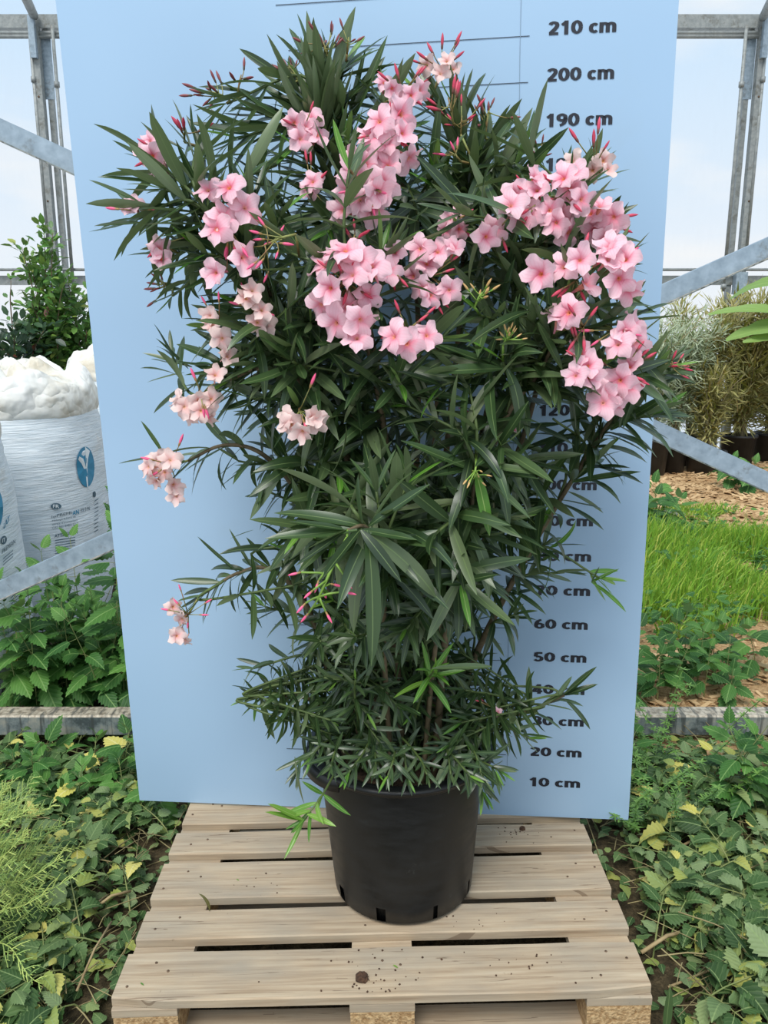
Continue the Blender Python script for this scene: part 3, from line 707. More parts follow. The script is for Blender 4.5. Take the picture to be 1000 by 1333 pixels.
# side shoots: (tip px, tip py, Y, whorls, leaf length, a0, a1, mains, young)
TIPS = [
 (205,215,1.72,7,.15,30,75,'a',0),(180,285,1.72,6,.145,30,75,'a',0),(235,255,1.66,7,.15,25,70,'a',0),(255,190,1.74,6,.14,25,65,'a',0),(225,335,1.74,6,.13,30,75,'a',0),(225,385,1.78,5,.09,25,60,'a',0),
 (270,330,1.62,7,.14,30,75,'a',0),(310,180,1.80,7,.14,22,60,'ab',0),(295,135,1.84,5,.12,22,55,'ab',0),(345,150,1.86,7,.14,22,60,'b',0),(380,110,1.88,6,.13,22,55,'b',0),(360,215,1.76,7,.14,25,70,'ab',0),(330,260,1.68,7,.14,25,75,'a',0),
 (405,75,1.90,7,.14,18,50,'b',0),(450,85,1.92,8,.15,14,45,'b',0),(470,120,1.93,8,.15,14,45,'b',0),(430,130,1.86,8,.14,18,55,'b',0),(400,205,1.80,7,.14,25,70,'ab',0),(450,190,1.84,7,.13,22,65,'b',0),
 (500,135,1.90,6,.13,22,65,'d',0),(560,135,1.95,8,.14,16,50,'e',0),(600,150,1.93,7,.14,16,50,'e',0),(640,190,1.93,7,.14,16,50,'e',0),(618,215,1.86,8,.14,20,60,'e',0),(665,215,1.94,7,.13,16,50,'er',0),(650,250,1.84,7,.14,22,65,'ef',0),
 (575,250,1.84,7,.14,22,65,'de',0),(545,280,1.72,7,.14,30,75,'dc',0),(600,300,1.74,7,.14,25,70,'ef',0),(560,360,1.66,7,.135,30,75,'cd',0),(505,330,1.62,6,.14,30,75,'c',0),(380,330,1.60,6,.14,30,75,'ac',0),(430,300,1.68,7,.14,28,75,'bc',0),
 (640,320,1.70,6,.13,30,75,'f',0),(695,275,1.68,7,.13,30,75,'f',0),(745,250,1.74,7,.135,25,70,'r',0),(770,225,1.82,6,.12,22,60,'r',0),(700,210,1.90,6,.11,20,55,'r',0),(785,300,1.74,6,.13,30,75,'rh',0),
 (760,370,1.60,6,.135,35,80,'h',0),(800,350,1.64,6,.13,35,80,'h',0),(725,430,1.55,6,.14,35,80,'h',0),(815,420,1.62,7,.14,35,80,'h',0),(765,480,1.60,6,.135,35,80,'h',0),(820,490,1.66,6,.13,35,80,'gh',0),(865,480,1.76,6,.11,25,60,'g',0),(850,540,1.80,7,.14,30,75,'g',0),
 (625,410,1.62,8,.15,30,78,'fc',0),(655,470,1.57,8,.16,35,85,'fh',0),(575,440,1.58,7,.15,35,80,'c',0),(690,420,1.62,7,.14,30,75,'fh',0),(610,500,1.56,7,.15,35,85,'fl',0),(520,500,1.56,7,.15,35,85,'c',0),
 (330,400,1.66,7,.14,30,75,'a',0),(285,430,1.70,7,.13,30,75,'am',0),(275,475,1.70,6,.12,30,70,'m',0),(225,465,1.78,4,.115,20,50,'m',0),(350,455,1.62,7,.14,35,80,'am',0),(390,530,1.62,6,.14,35,80,'m',0),(405,420,1.60,7,.14,30,78,'ac',0),(330,520,1.66,6,.13,35,80,'m',0),(380,470,1.58,6,.14,30,78,'m',0),
 (440,620,1.60,6,.15,40,85,'ic',0),(395,690,1.62,6,.13,35,80,'i',0),(530,630,1.48,7,.16,35,85,'kc',0),(560,700,1.44,7,.16,35,85,'kl',0),(490,640,1.46,6,.155,35,85,'k',0),(600,760,1.52,6,.15,40,85,'l',0),(650,680,1.60,7,.14,35,80,'lf',0),(690,600,1.66,7,.15,30,75,'fg',0),(770,600,1.84,6,.13,25,65,'g',0),(720,545,1.78,6,.14,25,65,'gf',0),
 (735,745,1.85,7,.10,25,65,'g',0),(780,752,1.84,5,.10,25,60,'g',1),(700,690,1.80,7,.11,30,75,'g',0),(720,700,1.90,7,.11,30,70,'g',0),(690,640,1.74,7,.13,30,75,'g',0),(670,800,1.80,5,.10,30,75,'go',0),
 (345,790,1.78,6,.095,30,80,'j',0),(330,870,1.82,6,.08,30,75,'jn',0),(395,760,1.72,6,.11,35,80,'ij',0),(380,720,1.74,5,.11,30,75,'i',0),(310,600,1.75,5,.11,40,85,'i',0),(355,585,1.74,5,.12,40,85,'i',0),(350,640,1.76,4,.12,60,95,'i',0),
]
shootP = []
for (x, y, Y, n, L, a0, a1, ks, yg) in TIPS:
    q = at(x, y, Y); p, t = near_main(ks, q)
    d = q-p; mid = p + t*d.length*0.45 + d*0.12
    P = spline([p, mid, q] if d.length > 0.06 else [p, q], 7); shootP.append(P)
    stem(P, 0.0042, 0.0026, 'shoot'); whorls(P, n, L, 0.034, a0, a1, 0.32 if y > 350 else 0.16, bool(yg))
# hanging low shoots round the rim of the pot
LOW = [([(450,985,1.74),(432,1020,1.64),(408,1048,1.58),(396,1066,1.56)],4,.075,1),([(600,985,1.74),(628,992,1.66),(648,1002,1.62)],5,.075,0),([(520,960,1.74),(545,985,1.62),(556,1008,1.56)],6,.055,0),([(455,960,1.8),(425,965,1.74),(405,985,1.7)],7,.07,0),
 ([(560,960,1.74),(590,985,1.64),(612,1010,1.58)],6,.07,0),([(490,960,1.74),(470,985,1.64),(455,1005,1.6)],6,.07,0),([(540,940,1.74),(555,890,1.6),(566,872,1.55)],4,.08,1),([(600,950,1.8),(650,945,1.74),(688,960,1.72)],7,.075,0),
 ([(430,960,1.84),(400,930,1.8),(375,925,1.78)],7,.08,0),([(470,950,1.76),(462,905,1.66),(463,885,1.62)],5,.06,0),([(515,980,1.7),(512,990,1.6),(505,1010,1.57)],5,.065,0),([(600,980,1.78),(620,1005,1.7),(628,1030,1.66)],5,.08,0),([(420,985,1.82),(395,985,1.78),(388,1000,1.76)],4,.075,0)]
LOW += [([(x0, 975, 1.74), (x0+dx*.6, 978, 1.66), (x0+dx, y1, 1.60)], 5, L_, 0) for x0, dx, y1, L_ in ((445, -14, 998, .065), (485, 5, 1004, .06), (520, 10, 1012, .065), (575, 12, 1008, .065), (600, 28, 1012, .07))]
for pts, n, L, yg in LOW:
    P = px_path(pts, 6); P = spline([root((P[-1].x-PX)*.55+R(-.02, .02), R(-.13, -.03)), P[0], P[len(P)//2], P[-1]], 7)
    stem(P, 0.0034, 0.0022, 'shoot'); whorls(P, n, L, 0.026, 25, 70, 0.25, bool(yg), per=3); shootP.append(P)
# filling shoots inside the crown
ENV = [(40,375,490),(100,275,620),(150,265,650),(200,170,790),(250,150,800),(300,150,815),(350,200,830),(400,250,840),(450,260,850),(500,260,870),(550,310,840),(600,350,780),(650,370,690),(700,370,690),(750,360,680),(800,355,650),(850,362,640),(900,368,650),(950,385,660),(1000,400,650)]
def env(y):
    for (y0, a, b_), (y1, c, d) in zip(ENV, ENV[1:]):
        if y0 <= y <= y1: f = (y-y0)/(y1-y0); return a+(c-a)*f, b_+(d-b_)*f
    return 500, 500
cnt = 0; tries = 0
while cnt < 215 and tries < 5000:
    tries += 1
    yp = random.choice((R(150, 480), R(430, 700), R(620, 900), R(820, 985), R(840, 985))); lo, hi = env(yp); m = 40
    if hi-lo < 2*m+20: continue
    xp = R(lo+m, hi-m); core = 1-abs((xp-(lo+hi)/2)/((hi-lo)/2))
    Y = R(1.80-0.36*core**.7, 2.05)
    if yp > 830: Y = R(1.66, 2.0)
    q = at(xp, yp, Y)
    if q.y > board_front_y(q.x, q.z)-0.1: continue
    ks = [k_ for k_ in mainP if min((p-q).length for p in mainP[k_][4:]) < 0.3]
    if not ks: continue
    try: p, t = near_main(ks, q)
    except Exception: continue
    d = q-p
    if d.length > (0.36 if yp < 780 else 0.24) or d.length < 0.04: continue
    P = spline([p, p+t*d.length*.35+d*.2, q], 6); cnt += 1; shootP.append(P)
    stem(P, 0.004, 0.0024, 'shoot')
    L = .15 if yp < 500 else .145 if yp < 720 else .105 if yp < 830 else .078
    whorls(P, random.choice((5, 6, 7)) if yp < 700 else 7, L*R(.85, 1.1), 0.034 if yp < 700 else .026, 30, 85, 0.3 if yp < 500 else 0.55, per=3)
# single prominent leaves read off the photograph: base px, tip px, Y base, Y tip, width factor, variant, young
SOLO = [(180,262,118,233,1.68,1.66,1.0,0,0),(200,238,128,228,1.70,1.70,.9,0,0),(185,290,124,292,1.68,1.64,1.2,0,0),(215,215,148,192,1.72,1.72,1.0,2,0),(240,195,198,173,1.76,1.78,.8,0,0),(275,215,243,150,1.78,1.8,1.1,0,0),(300,170,274,140,1.84,1.86,.9,0,0),(450,170,505,55,1.92,1.92,.9,2,0),(455,150,475,65,1.92,1.92,.8,0,0),(437,120,440,60,1.92,1.94,.8,0,0),
 (620,250,665,190,1.88,1.9,1.3,0,0),(630,175,628,125,1.92,1.92,1.5,0,0),(685,290,605,238,1.58,1.50,1.3,1,0),(690,405,616,427,1.56,1.46,1.5,1,0),(700,420,733,480,1.55,1.52,1.6,0,0),(760,505,872,465,1.62,1.66,1.4,0,0),(800,410,855,404,1.66,1.68,1.2,0,0),(745,215,692,255,1.8,1.8,1.0,0,0),
 (745,628,832,612,1.80,1.78,1.1,0,0),(740,640,788,662,1.84,1.84,.8,1,0),(770,758,818,790,1.84,1.82,.9,1,1),(770,758,805,740,1.84,1.84,1.2,0,1),(770,758,780,738,1.84,1.84,1.0,0,0),(800,545,856,490,1.8,1.8,1.1,0,0),(795,560,878,508,1.8,1.76,1.3,0,0),
 (250,478,187,458,1.78,1.78,1.0,0,0),(245,480,205,440,1.78,1.78,.8,0,0),(240,485,192,496,1.78,1.78,.5,0,0),(212,590,185,548,1.75,1.76,1.1,0,0),(205,595,155,602,1.75,1.75,.6,0,0),(355,690,350,692,1.4,1.4,1,0,0),(465,690,348,698,1.40,1.38,1.3,0,0),(478,690,497,862,1.38,1.34,1.05,1,0),(480,685,555,630,1.40,1.36,1.5,0,0),(470,690,520,750,1.38,1.34,1.7,1,0),(470,695,455,820,1.40,1.37,1.3,1,0),(470,690,540,700,1.40,1.34,1.6,0,0),(480,695,585,766,1.38,1.36,1.6,3,0),
 (615,612,527,572,1.53,1.48,1.3,0,0),(622,605,710,615,1.53,1.47,1.4,0,0),(620,615,640,690,1.53,1.49,1.7,1,1),(612,610,560,618,1.53,1.5,1.6,0,0),(630,620,690,672,1.53,1.5,1.3,0,0),(655,480,555,482,1.55,1.50,1.5,0,0),(660,480,698,560,1.55,1.5,1.6,5,0),(645,490,600,560,1.55,1.52,1.5,1,0),
 (330,690,300,700,1.79,1.8,.3,0,0),(310,745,256,703,1.79,1.8,.6,2,0),(330,742,297,690,1.79,1.8,.6,2,0),(352,738,322,700,1.79,1.8,1.3,0,0),(330,906,300,918,1.82,1.82,1.1,0,1),(335,905,318,884,1.82,1.82,1.2,0,0),(340,906,354,965,1.82,1.82,1.2,1,0),(335,906,330,940,1.82,1.82,1.2,0,1),
 (735,905,775,868,1.79,1.79,1.4,0,0),(735,905,777,890,1.79,1.79,1.7,0,0),(735,910,773,945,1.79,1.78,1.1,1,0),(690,925,688,870,1.79,1.79,1.4,0,0),(640,868,565,868,1.55,1.5,1.1,0,0),
 (395,1068,352,1046,1.56,1.52,1.4,0,1),(395,1068,348,1056,1.56,1.52,1.2,0,1),(395,1068,373,1118,1.56,1.52,1.0,2,1),(400,1060,432,1070,1.56,1.52,1.6,1,1),(645,1002,655,1028,1.62,1.6,1.0,1,0),(645,1002,656,1024,1.62,1.6,1.3,0,1),(384,985,392,1048,1.74,1.72,.5,1,0)]
for (bx, by, tx, ty, Y0, Y1, wk, var, yg) in SOLO:
    p, q = at(bx, by, Y0), at(tx, ty, Y1)
    if (q-p).length < 0.03: continue
    view = (Vector((0, 0, CAMZ))-p).normalized()
    add_leaf(p, q-p, view*0.6+Vector((R(-.3, .3), 0, 0.6)), (q-p).length*(1.03 if var in (0, 2) else 1.1), var, bool(yg), wk*0.72, True)
# --- leaves become objects: the 300 that show largest one by one, the rest joined
def score(lf):
    m = lf[0]; p = m.translation; L = m.to_3x3().col[0].length
    x, y, d = to_px(p); return (L/d)*(1.0+1.6*max(0, 2.0-p.y))*(1.15 if lf[2] else 1)
order = sorted(range(len(leaves)), key=lambda i: -score(leaves[i]))
solo_first = list(range(len(leaves)-len(SOLO)+1, len(leaves)))
big = (solo_first + [i for i in order if i < len(leaves)-len(SOLO)])[:300]
bigset = set(big)
LM = [[v.data('leaf', M['leaf_young' if y else 'leaf']) for y in (0, 1)] for v in LEAFV]
for i in big:
    m, var, yg = leaves[i]; link('leaf', LM[var][1 if yg else 0], OLE, OI @ m)
rest = MB()
for i, (m, var, yg) in enumerate(leaves):
    if i not in bigset: rest.mesh(OI @ m, LEAFV[var], 1 if yg else 0)
o = rest.build('foliage', [M['leaf'], M['leaf_young']], OLE); o['kind'] = 'stuff'

# --- flowers
def flower_mb(op, seed):
    """five pinwheel petals opening by op around +Z, with a tapering tube below"""
    rnd = random.Random(seed); b = MB()
    for k in range(5):
        a0 = 2*PI*k/5+rnd.uniform(-.08, .08); rows = []; uvs = []; cup = op*rnd.uniform(.8, 1.2); curl = rnd.uniform(-.25, .5)
        for i in range(6):
            t = i/5; rr = 0.10+0.90*t; w = 0.37*math.sin(PI*(0.07+0.70*t**1.1))*(1 if t < .99 else .42)
            row = []; ur = []
            for j in range(5):
                q = (j-2)/2; aw = a0 + 0.34*t
                x = rr*math.sin(min(1.5, .3+cup*t)); z = rr*math.cos(min(1.5, .3+cup*t))*0.9 - curl*t*t*0.55 + 0.12*q*q*t + 0.16*q*t - 0.05
                yy = q*w*(1+0.30*(q > 0))
                x *= 1 - 0.10*q*q*t + (0.10*q*t if t > .7 else 0)
                row.append((x*math.cos(aw)-yy*math.sin(aw), x*math.sin(aw)+yy*math.cos(aw), z)); ur.append((0.5+q*.5, 0.25+0.75*t))
            rows.append(row); uvs.append(ur)
        b.grid(rows, uvs)
    prof = [(0.05, -1.0, .45), (0.07, -.7, .4), (0.11, -.4, .3), (0.15, -.12, .2), (0.16, 0.05, .12)]
    b.grid([[(r*math.cos(2*PI*k/8), r*math.sin(2*PI*k/8), z) for k in range(8)] for r, z, _ in prof], [[(0.2, v)]*8 for _, _, v in prof], True)
    for k in range(5):   # feathery throat
        a = 2*PI*k/5; b.v += [(.1*math.cos(a), .1*math.sin(a), 0), (.13*math.cos(a+.5), .13*math.sin(a+.5), 0.02), (.16*math.cos(a+.25), .16*math.sin(a+.25), .28)]
        n = len(b.v); b.face((n-3, n-2, n-1), [(0.2, .12)]*3)
    return b
FL = [flower_mb(o_, s_) for o_, s_ in ((1.25, 1), (1.05, 2), (0.85, 3), (1.35, 4), (0.6, 5), (1.15, 6))]
FMESH = {p: [f.data('flower', M[p]) for f in FL] for p in ('flower', 'flower_pale')}
def bud_mb():
    b = MB(); prof = [(0.03, 0), (0.06, .04), (0.085, .15), (0.08, .24), (0.10, .42), (0.105, .62), (0.07, .84), (0.012, 1.0)]
    b.grid([[(z, r*math.cos(2*PI*k/7), r*math.sin(2*PI*k/7)) for k in range(7)] for r, z in prof], [[(0.5, z)]*7 for r, z in prof], True); return b
BUD = {k_: bud_mb().data('bud', M['bud_'+k_]) for k_ in ('pink', 'red', 'dark', 'green')}
def truss(tip, flowers=(), buds=(), mat='stalk', rs=1.0):
    """one flower cluster: branched stalk with flowers and buds. flowers: (px,py,Y,size,pale); buds: (px,py,Y,dirx,diry,len,kind)"""
    T = at(*tip); b = MB(); ctr = T
    # stalk base runs back into the nearest shoot
    best = min(((p-T).length, i, j) for i, P in enumerate(shootP+list(mainP.values())) for j, p in enumerate(P))
    base = (shootP+list(mainP.values()))[best[1]][best[2]]
    loc = T-OLE.location
    b.tube([base-T, (0, 0, 0)], [0.003, 0.0024], 5)
    kids = []
    for (x, y, Y, s, pale) in flowers:
        p = at(x, y, Y)-T
        out = Vector((p.x, p.y, p.z)); out = out.normalized() if out.length > .005 else Vector((0, 0, 1))
        n = (out*0.55 + Vector((0, -0.75, 0.35)) + Vector((R(-.7, .7), R(-.3, .4), R(-.7, .6)))).normalized()
        back = p - n*s*0.9
        b.tube([(0, 0, 0), back*0.55+Vector((0, 0, .004)), back], [0.0018, 0.0013, 0.0013], 4)
        m = frame(p, n.orthogonal(), n, s) @ Matrix.Rotation(R(0, 6.28), 4, 'Z')
        kids.append(('flower', FMESH['flower_pale' if pale else 'flower'][random.randrange(6)], m))
    ax = Vector((0, 0, 0))
    if buds and not flowers:
        ax = sum((at(q[0], q[1], q[2])-T for q in buds), Vector((0, 0, 0)))/len(buds)*1.15
        b.tube([(0, 0, 0), ax*.5+Vector((0, 0, .004)), ax], [0.0024*rs, 0.002*rs, 0.0014*rs], 5)
    for (x, y, Y, dx, dy, L, kd) in buds:
        d = Vector((dx, R(-.35, .15), -dy)).normalized(); p = at(x, y, Y)-T
        s0 = ax*R(.25, .9) if ax.length else Vector((0, 0, 0))
        if ax.length and (p-s0).length > 0.05: s0 = ax*.95 if (p-ax*.95).length < (p-s0).length else s0
        if ax.length: d = (d*.5+(p-s0).normalized()*.8+Vector((R(-.3, .3), R(-.3, .1), R(-.1, .3)))).normalized()
        b.tube([s0, s0.lerp(p, .5)-d*.004, p], [0.0017*rs, 0.0013*rs, 0.0012*rs], 4)
        kids.append(('bud', BUD[kd], frame(p, d, Vector((0, -1, 0)), L)))
    o = b.build('flower_stalk', M[mat], OLE); o.location = loc
    for nm, me, m in kids: link(nm, me, o, m)
    return o
def fl(c, pts, Y, s=0.031, pale=0, nb=4, kd='red', bl=0.03, mat='stalk'):
    """cluster with flowers at the given pixels around tip c and nb buds scattered among them"""
    bu = []
    for i in range(nb):
        a = R(0, 6.28); r = R(8, 30); dx, dy = math.cos(a), math.sin(a)-.35
        bu.append((c[0]+dx*r, c[1]+dy*r, Y-R(0, .05), dx, dy, bl*R(.7, 1.1), kd))
    truss((c[0], c[1], Y+.02), [(x, y, Y-R(.0, .055), s*R(.88, 1.12), pale) for x, y in pts], bu, mat)
fl((212,200),[(196,185),(200,203),(208,218),(190,200)],1.70,.026,0,7,'red',.034)
fl((180,275),[(165,272),(176,268)],1.70,.024,0,2,'pink')
fl((212,318),[(207,325),(210,338)],1.69,.026,0,2,'red')
fl((300,300),[(283,300),(314,336),(283,355),(300,247),(318,272),(272,250),(290,285)],1.58,.034,0,8,'pink',.03)
fl((395,168),[(383,160),(398,168),(412,178),(390,182),(405,158)],1.77,.029,0,4,'red')
fl((505,170),[(495,160),(505,185),(522,175),(530,205),(490,195),(475,215),(505,218),(460,208),(520,150),(485,180)],1.70,.036,0,9,'red',.032)
fl((478,245),[(455,250),(470,262),(490,250),(483,272),(462,230),(500,240),(448,275)],1.64,.036,0,5,'pink')
fl((405,245),[(402,248),(408,238)],1.70,.024,0,3,'red')
fl((575,90),[(555,85),(582,82),(590,92),(573,98)],1.92,.024,1,8,'red',.032)
fl((525,120),[(510,115),(535,125),(545,118),(500,110),(522,135)],1.86,.028,0,7,'red',.034)
fl((455,370),[(425,350),(440,335),(470,338),(460,360),(432,375),(478,385),(450,400),(468,415),(440,420),(465,442),(450,330),(485,350),(420,395)],1.53,.036,0,10,'red',.03)
fl((530,430),[(515,440),(555,438),(530,448)],1.50,.034,0,4,'red')
fl((560,360),[(550,375),(570,330),(585,378),(555,345),(548,325),(540,360),(590,325),(560,385)],1.60,.03,0,4,'red')
fl((590,290),[(585,285),(597,298),(580,300),(595,275)],1.72,.026,0,2,'pink')
fl((510,350),[(505,355),(515,330)],1.58,.028,0,3,'red')
fl((650,298),[(640,300),(632,308)],1.62,.034,0,2,'red')
fl((700,265),[(690,285),(672,255),(695,235),(680,290),(700,250),(665,270),(715,275)],1.62,.034,0,6,'red')
fl((735,255),[(735,235),(730,280),(742,245),(755,260),(725,290),(748,228),(738,302)],1.64,.034,0,6,'red')
fl((785,285),[(780,272),(795,290),(775,300),(800,282),(770,280),(788,308)],1.68,.033,0,5,'red')
fl((775,215),[(785,210),(772,222),(748,212),(790,222)],1.78,.026,1,4,'red',.034)
fl((750,365),[(706,357),(760,372),(755,340),(735,350)],1.54,.038,0,7,'red',.032)
fl((800,345),[(790,340),(815,340),(805,362),(818,375),(795,325)],1.56,.035,0,7,'pink',.03)
fl((760,425),[(727,415),(742,408)],1.52,.034,0,6,'red')
fl((800,430),[(812,432),(825,445),(805,450),(820,425)],1.56,.034,0,4,'pink')
fl((760,470),[(755,462),(765,478),(750,490),(765,492)],1.53,.03,0,6,'red')
fl((810,485),[(808,495),(820,480),(790,512),(800,525),(815,505),(785,525)],1.58,.033,0,7,'red')
fl((325,400),[(320,390),(340,405),(335,420),(328,380),(345,425)],1.60,.026,1,3,'pink')
fl((285,430),[(278,425),(290,440),(275,412),(295,465)],1.64,.026,1,2,'pink')
fl((262,515),[(240,530),(262,535),(275,520),(235,522),(250,540),(272,540),(258,520),(280,490)],1.63,.026,1,4,'pink')
fl((390,535),[(380,552),(395,560),(405,545),(375,545),(412,548)],1.56,.028,1,2,'pink')
fl((222,605),[(210,598),(222,600),(195,608),(205,625),(225,630),(230,645),(215,615),(200,615)],1.73,.026,1,3,'pink')
fl((245,800),[(235,822),(242,832),(230,828),(225,790),(238,805)],1.76,.022,1,6,'pink',.024)
fl((648,925),[(648,928)],1.76,.013,0,3,'red',.02)
fl((640,550),[(650,548),(668,552)],1.80,.02,1,2,'pink')
def bdc(c, Y, n, kd, spread, axis, L=.028, mat='stalk'):
    """bud cluster fanned round a pixel axis"""
    bu = []; a0 = math.atan2(axis[1], axis[0])
    for i in range(n):
        a = a0+R(-.7, .7); r = spread*R(.35, 1.0); bu.append((c[0]+math.cos(a)*r, c[1]+math.sin(a)*r, Y+R(-.03, .02), math.cos(a), math.sin(a), L*R(.7, 1.15), kd))
    truss((c[0], c[1], Y), (), bu, mat)
bdc((430,85),1.88,10,'dark',48,(-.4,-1)); bdc((452,70),1.90,4,'dark',32,(.15,-1)); bdc((300,130),1.84,11,'dark',50,(-1,-.55)); bdc((310,120),1.84,3,'dark',32,(-.1,-1)); bdc((388,105),1.88,7,'dark',34,(-.5,-1),.022)
bdc((600,175),1.86,8,'red',40,(0,-1)); bdc((632,180),1.90,7,'dark',46,(.25,-1)); bdc((600,210),1.80,4,'pink',24,(-.6,-.6)); bdc((618,400),1.58,9,'green',40,(.1,-1),.024,'green_stalk'); bdc((655,450),1.53,14,'green',26,(0.2,-.3),.018,'green_stalk')
bdc((620,605),1.50,10,'green',22,(0,1),.018,'green_stalk'); bdc((385,305),1.55,12,'pink',62,(-1,.3),.026); bdc((700,215),1.90,8,'dark',30,(0,-1),.018); bdc((860,475),1.74,9,'red',34,(1,-.2),.024); bdc((225,370),1.78,9,'dark',36,(-1,.1),.026); bdc((590,160),1.84,5,'red',40,(-.1,-1),.034)
bdc((565,375),1.6,4,'red',24,(.4,.8)); bdc((460,320),1.55,5,'red',20,(0,-1)); bdc((240,185),1.74,5,'red',24,(.3,-1),.034)
# the hanging green panicle with pink buds
hang = [(392,745,-.5,.8),(408,768,-.3,1),(402,798,-.2,1),(422,772,0,1),(424,796,.1,1),(447,770,.3,1),(450,752,.4,1),(398,785,-.3,1),(430,760,.1,1),(415,755,-.1,1)]
truss((452,700,1.39), (), [(x, y, 1.36+R(-.02, .02), dx, dy, .024, 'pink') for x, y, dx, dy in hang], 'green_stalk', 1.7)
# ------------------------------------------------------------------ fertiliser bags
def bag(name, cx, cy, r, h, n, label, bulge=0.03, lean=(0, 0), neck=True, seed=0, neck_h=0.26):
    t = empty(name, (cx, cy, gz(cx, cy)-0.01)); tag(t, label, 'bag', None)
    def radius(z):
        f = z/h; return r*(0.90+0.10*min(1, f*6)**.5)*(1+bulge*math.sin(PI*min(1, f)))*(1-0.06*max(0, f-.8)/.2)
    def sup(a, rr):
        c, s = math.cos(a), math.sin(a); k = (abs(c)**n+abs(s)**n)**(-1/n); return rr*k*c, rr*k*s
    def pt(a, z, extra=0):
        w = 0.006*noise.noise(Vector((math.cos(a)*3, math.sin(a)*3, z*14+seed))) + 0.004*noise.noise(Vector((math.cos(a)*6+9, math.sin(a)*6, z*30+seed)))
        x, y = sup(a, radius(z)+w+extra); return Vector((x+lean[0]*z, y+lean[1]*z, z))
    b = MB(); na = 72; nzz = 46
    rows = [[pt(2*PI*k/na, h*i/nzz) for k in range(na)] for i in range(nzz+1)]
    b.grid(rows, None, True); b.face(list(range(na))[::-1])
    b.build('body', M['bag'], t)
    # loose crumpled neck: a skirt folded over the edge, then heaps of cloth towards the middle
    c = MB(); rd = random.Random(seed*7+1); NA = 34
    spec_ = [(1.0, -.07, .0), (1.055, -.035, .02), (1.05, .03, .03), (1.0, .075, .035), (.93, .10, .045), (.82, .12, .07), (.68, .13, .085), (.52, .14, .09), (.35, .15, .09), (.18, .15, .07), (.02, .14, .02)]
    rows = []
    for i, (fr, dz, jz) in enumerate(spec_):
        row = []
        for k in range(NA):
            a = 2*PI*(k+rd.uniform(-.3, .3)*(i > 2)+.5*(i % 2))/NA; ls_ = noise.noise(Vector((math.cos(a)*1.6*fr, math.sin(a)*1.6*fr, seed*2.3)))
            x, y = sup(a, radius(h)*fr*(1+rd.uniform(-.05, .05)*(i > 3))+rd.uniform(-.012, .012)*(0 < i < 4)+.003)
            z = h+dz*neck_h/.2+rd.uniform(-1, 1)*jz*1.5*neck_h/.2+ls_*.10*(i > 3)+.03*ls_*(i > 0)
            row.append((x+lean[0]*z, y+lean[1]*z, z))
        rows.append(row)
    c.grid(rows, None, True); nk = c.build('crumpled_neck', M['bagtop'], t)
    sb = nk.modifiers.new('soften', 'SUBSURF'); sb.levels = sb.render_levels = 1
    def inside(p):
        q = p-t.location
        if q.z < 0 or q.z > h: return False
        x, y = q.x-lean[0]*q.z, q.y-lean[1]*q.z; a = math.atan2(y, x)
        rr = radius(q.z) + 0.006*noise.noise(Vector((math.cos(a)*3, math.sin(a)*3, q.z*14+seed))) + 0.004*noise.noise(Vector((math.cos(a)*6+9, math.sin(a)*6, q.z*30+seed)))
        return abs(x/rr)**n+abs(y/rr)**n < 1
    def find(px, py, off=0.004):
        lo = None; Y = 2.6
        while Y < 6.5:
            if inside(at(px, py, Y)): lo = Y; break
            Y += 0.015
        if lo is None: return None
        a, b_ = lo-0.015, lo
        for _ in range(12):
            m = (a+b_)/2
            if inside(at(px, py, m)): b_ = m
            else: a = m
        return at(px, py, b_-off)-t.location
    return t, find
def print_px(t, find, mb, quad, name, mat):
    """lay flat artwork mb (x,y in its own box) into the photo quad TL,TR,BR,BL on the bag surface"""
    xs = [v[0] for v in mb.v]; ys = [v[1] for v in mb.v]; x0, x1, y0, y1 = min(xs), max(xs), min(ys), max(ys)
    TL, TR, BR, BL = [Vector(q) for q in quad]; o = MB(); bad = set(); last = Vector((0, 0, 0))
    for i, v in enumerate(mb.v):
        s = (v[0]-x0)/(x1-x0); u = (y1-v[1])/(y1-y0)
        p = TL*(1-s)*(1-u)+TR*s*(1-u)+BR*s*u+BL*(1-s)*u
        w = find(p.x, p.y, 0.006+v[2]*.6)
        if w is None: bad.add(i); w = last
        last = w; o.v.append(tuple(w))
    for f in mb.f:
        if not any(i in bad for i in f): o.face(f)
    return o.build(name, mat, t, False) if o.f else None
def rect_mb(n=6):
    b = MB(); b.grid([[(i/n, -j/n, 0) for i in range(n+1)] for j in range(n+1)]); return b
def ell_mb(z=0, x0=0, x1=1, n=28):
    b = MB(); b.v = [(0, 0, z)]+[(math.cos(2*PI*k/n), math.sin(2*PI*k/n), z) for k in range(n)]
    for k in range(n): b.face((0, 1+k, 1+(k+1) % n))
    return b
def poly_mb(pts, z=0.0):
    b = MB(); b.v = [(x, y, z) for x, y in pts]; b.face(range(len(pts))); return b
def bb(x, y, w, h, sk=0): return [(x-w/2, y-h/2+sk), (x+w/2, y-h/2-sk), (x+w/2, y+h/2-sk), (x-w/2, y+h/2+sk)]
bm, fm = bag('fertiliser_bag', -2.135, 4.5, 0.5, 1.26, 2.5, 'white woven fertiliser bag with blue leaf emblem facing the brace', seed=1, neck_h=.24)
bf, ff = bag('fertiliser_bag', -2.075, 3.36, 0.455, 1.22, 2.4, 'white woven bag with yellow hazard diamond in the nettles', lean=(-.045, 0), seed=5)
bg3, _ = bag('fertiliser_bag', -1.70, 5.72, 0.5, 1.36, 2.5, 'plain white woven bag partly behind the blue height board', seed=9, neck_h=.2)
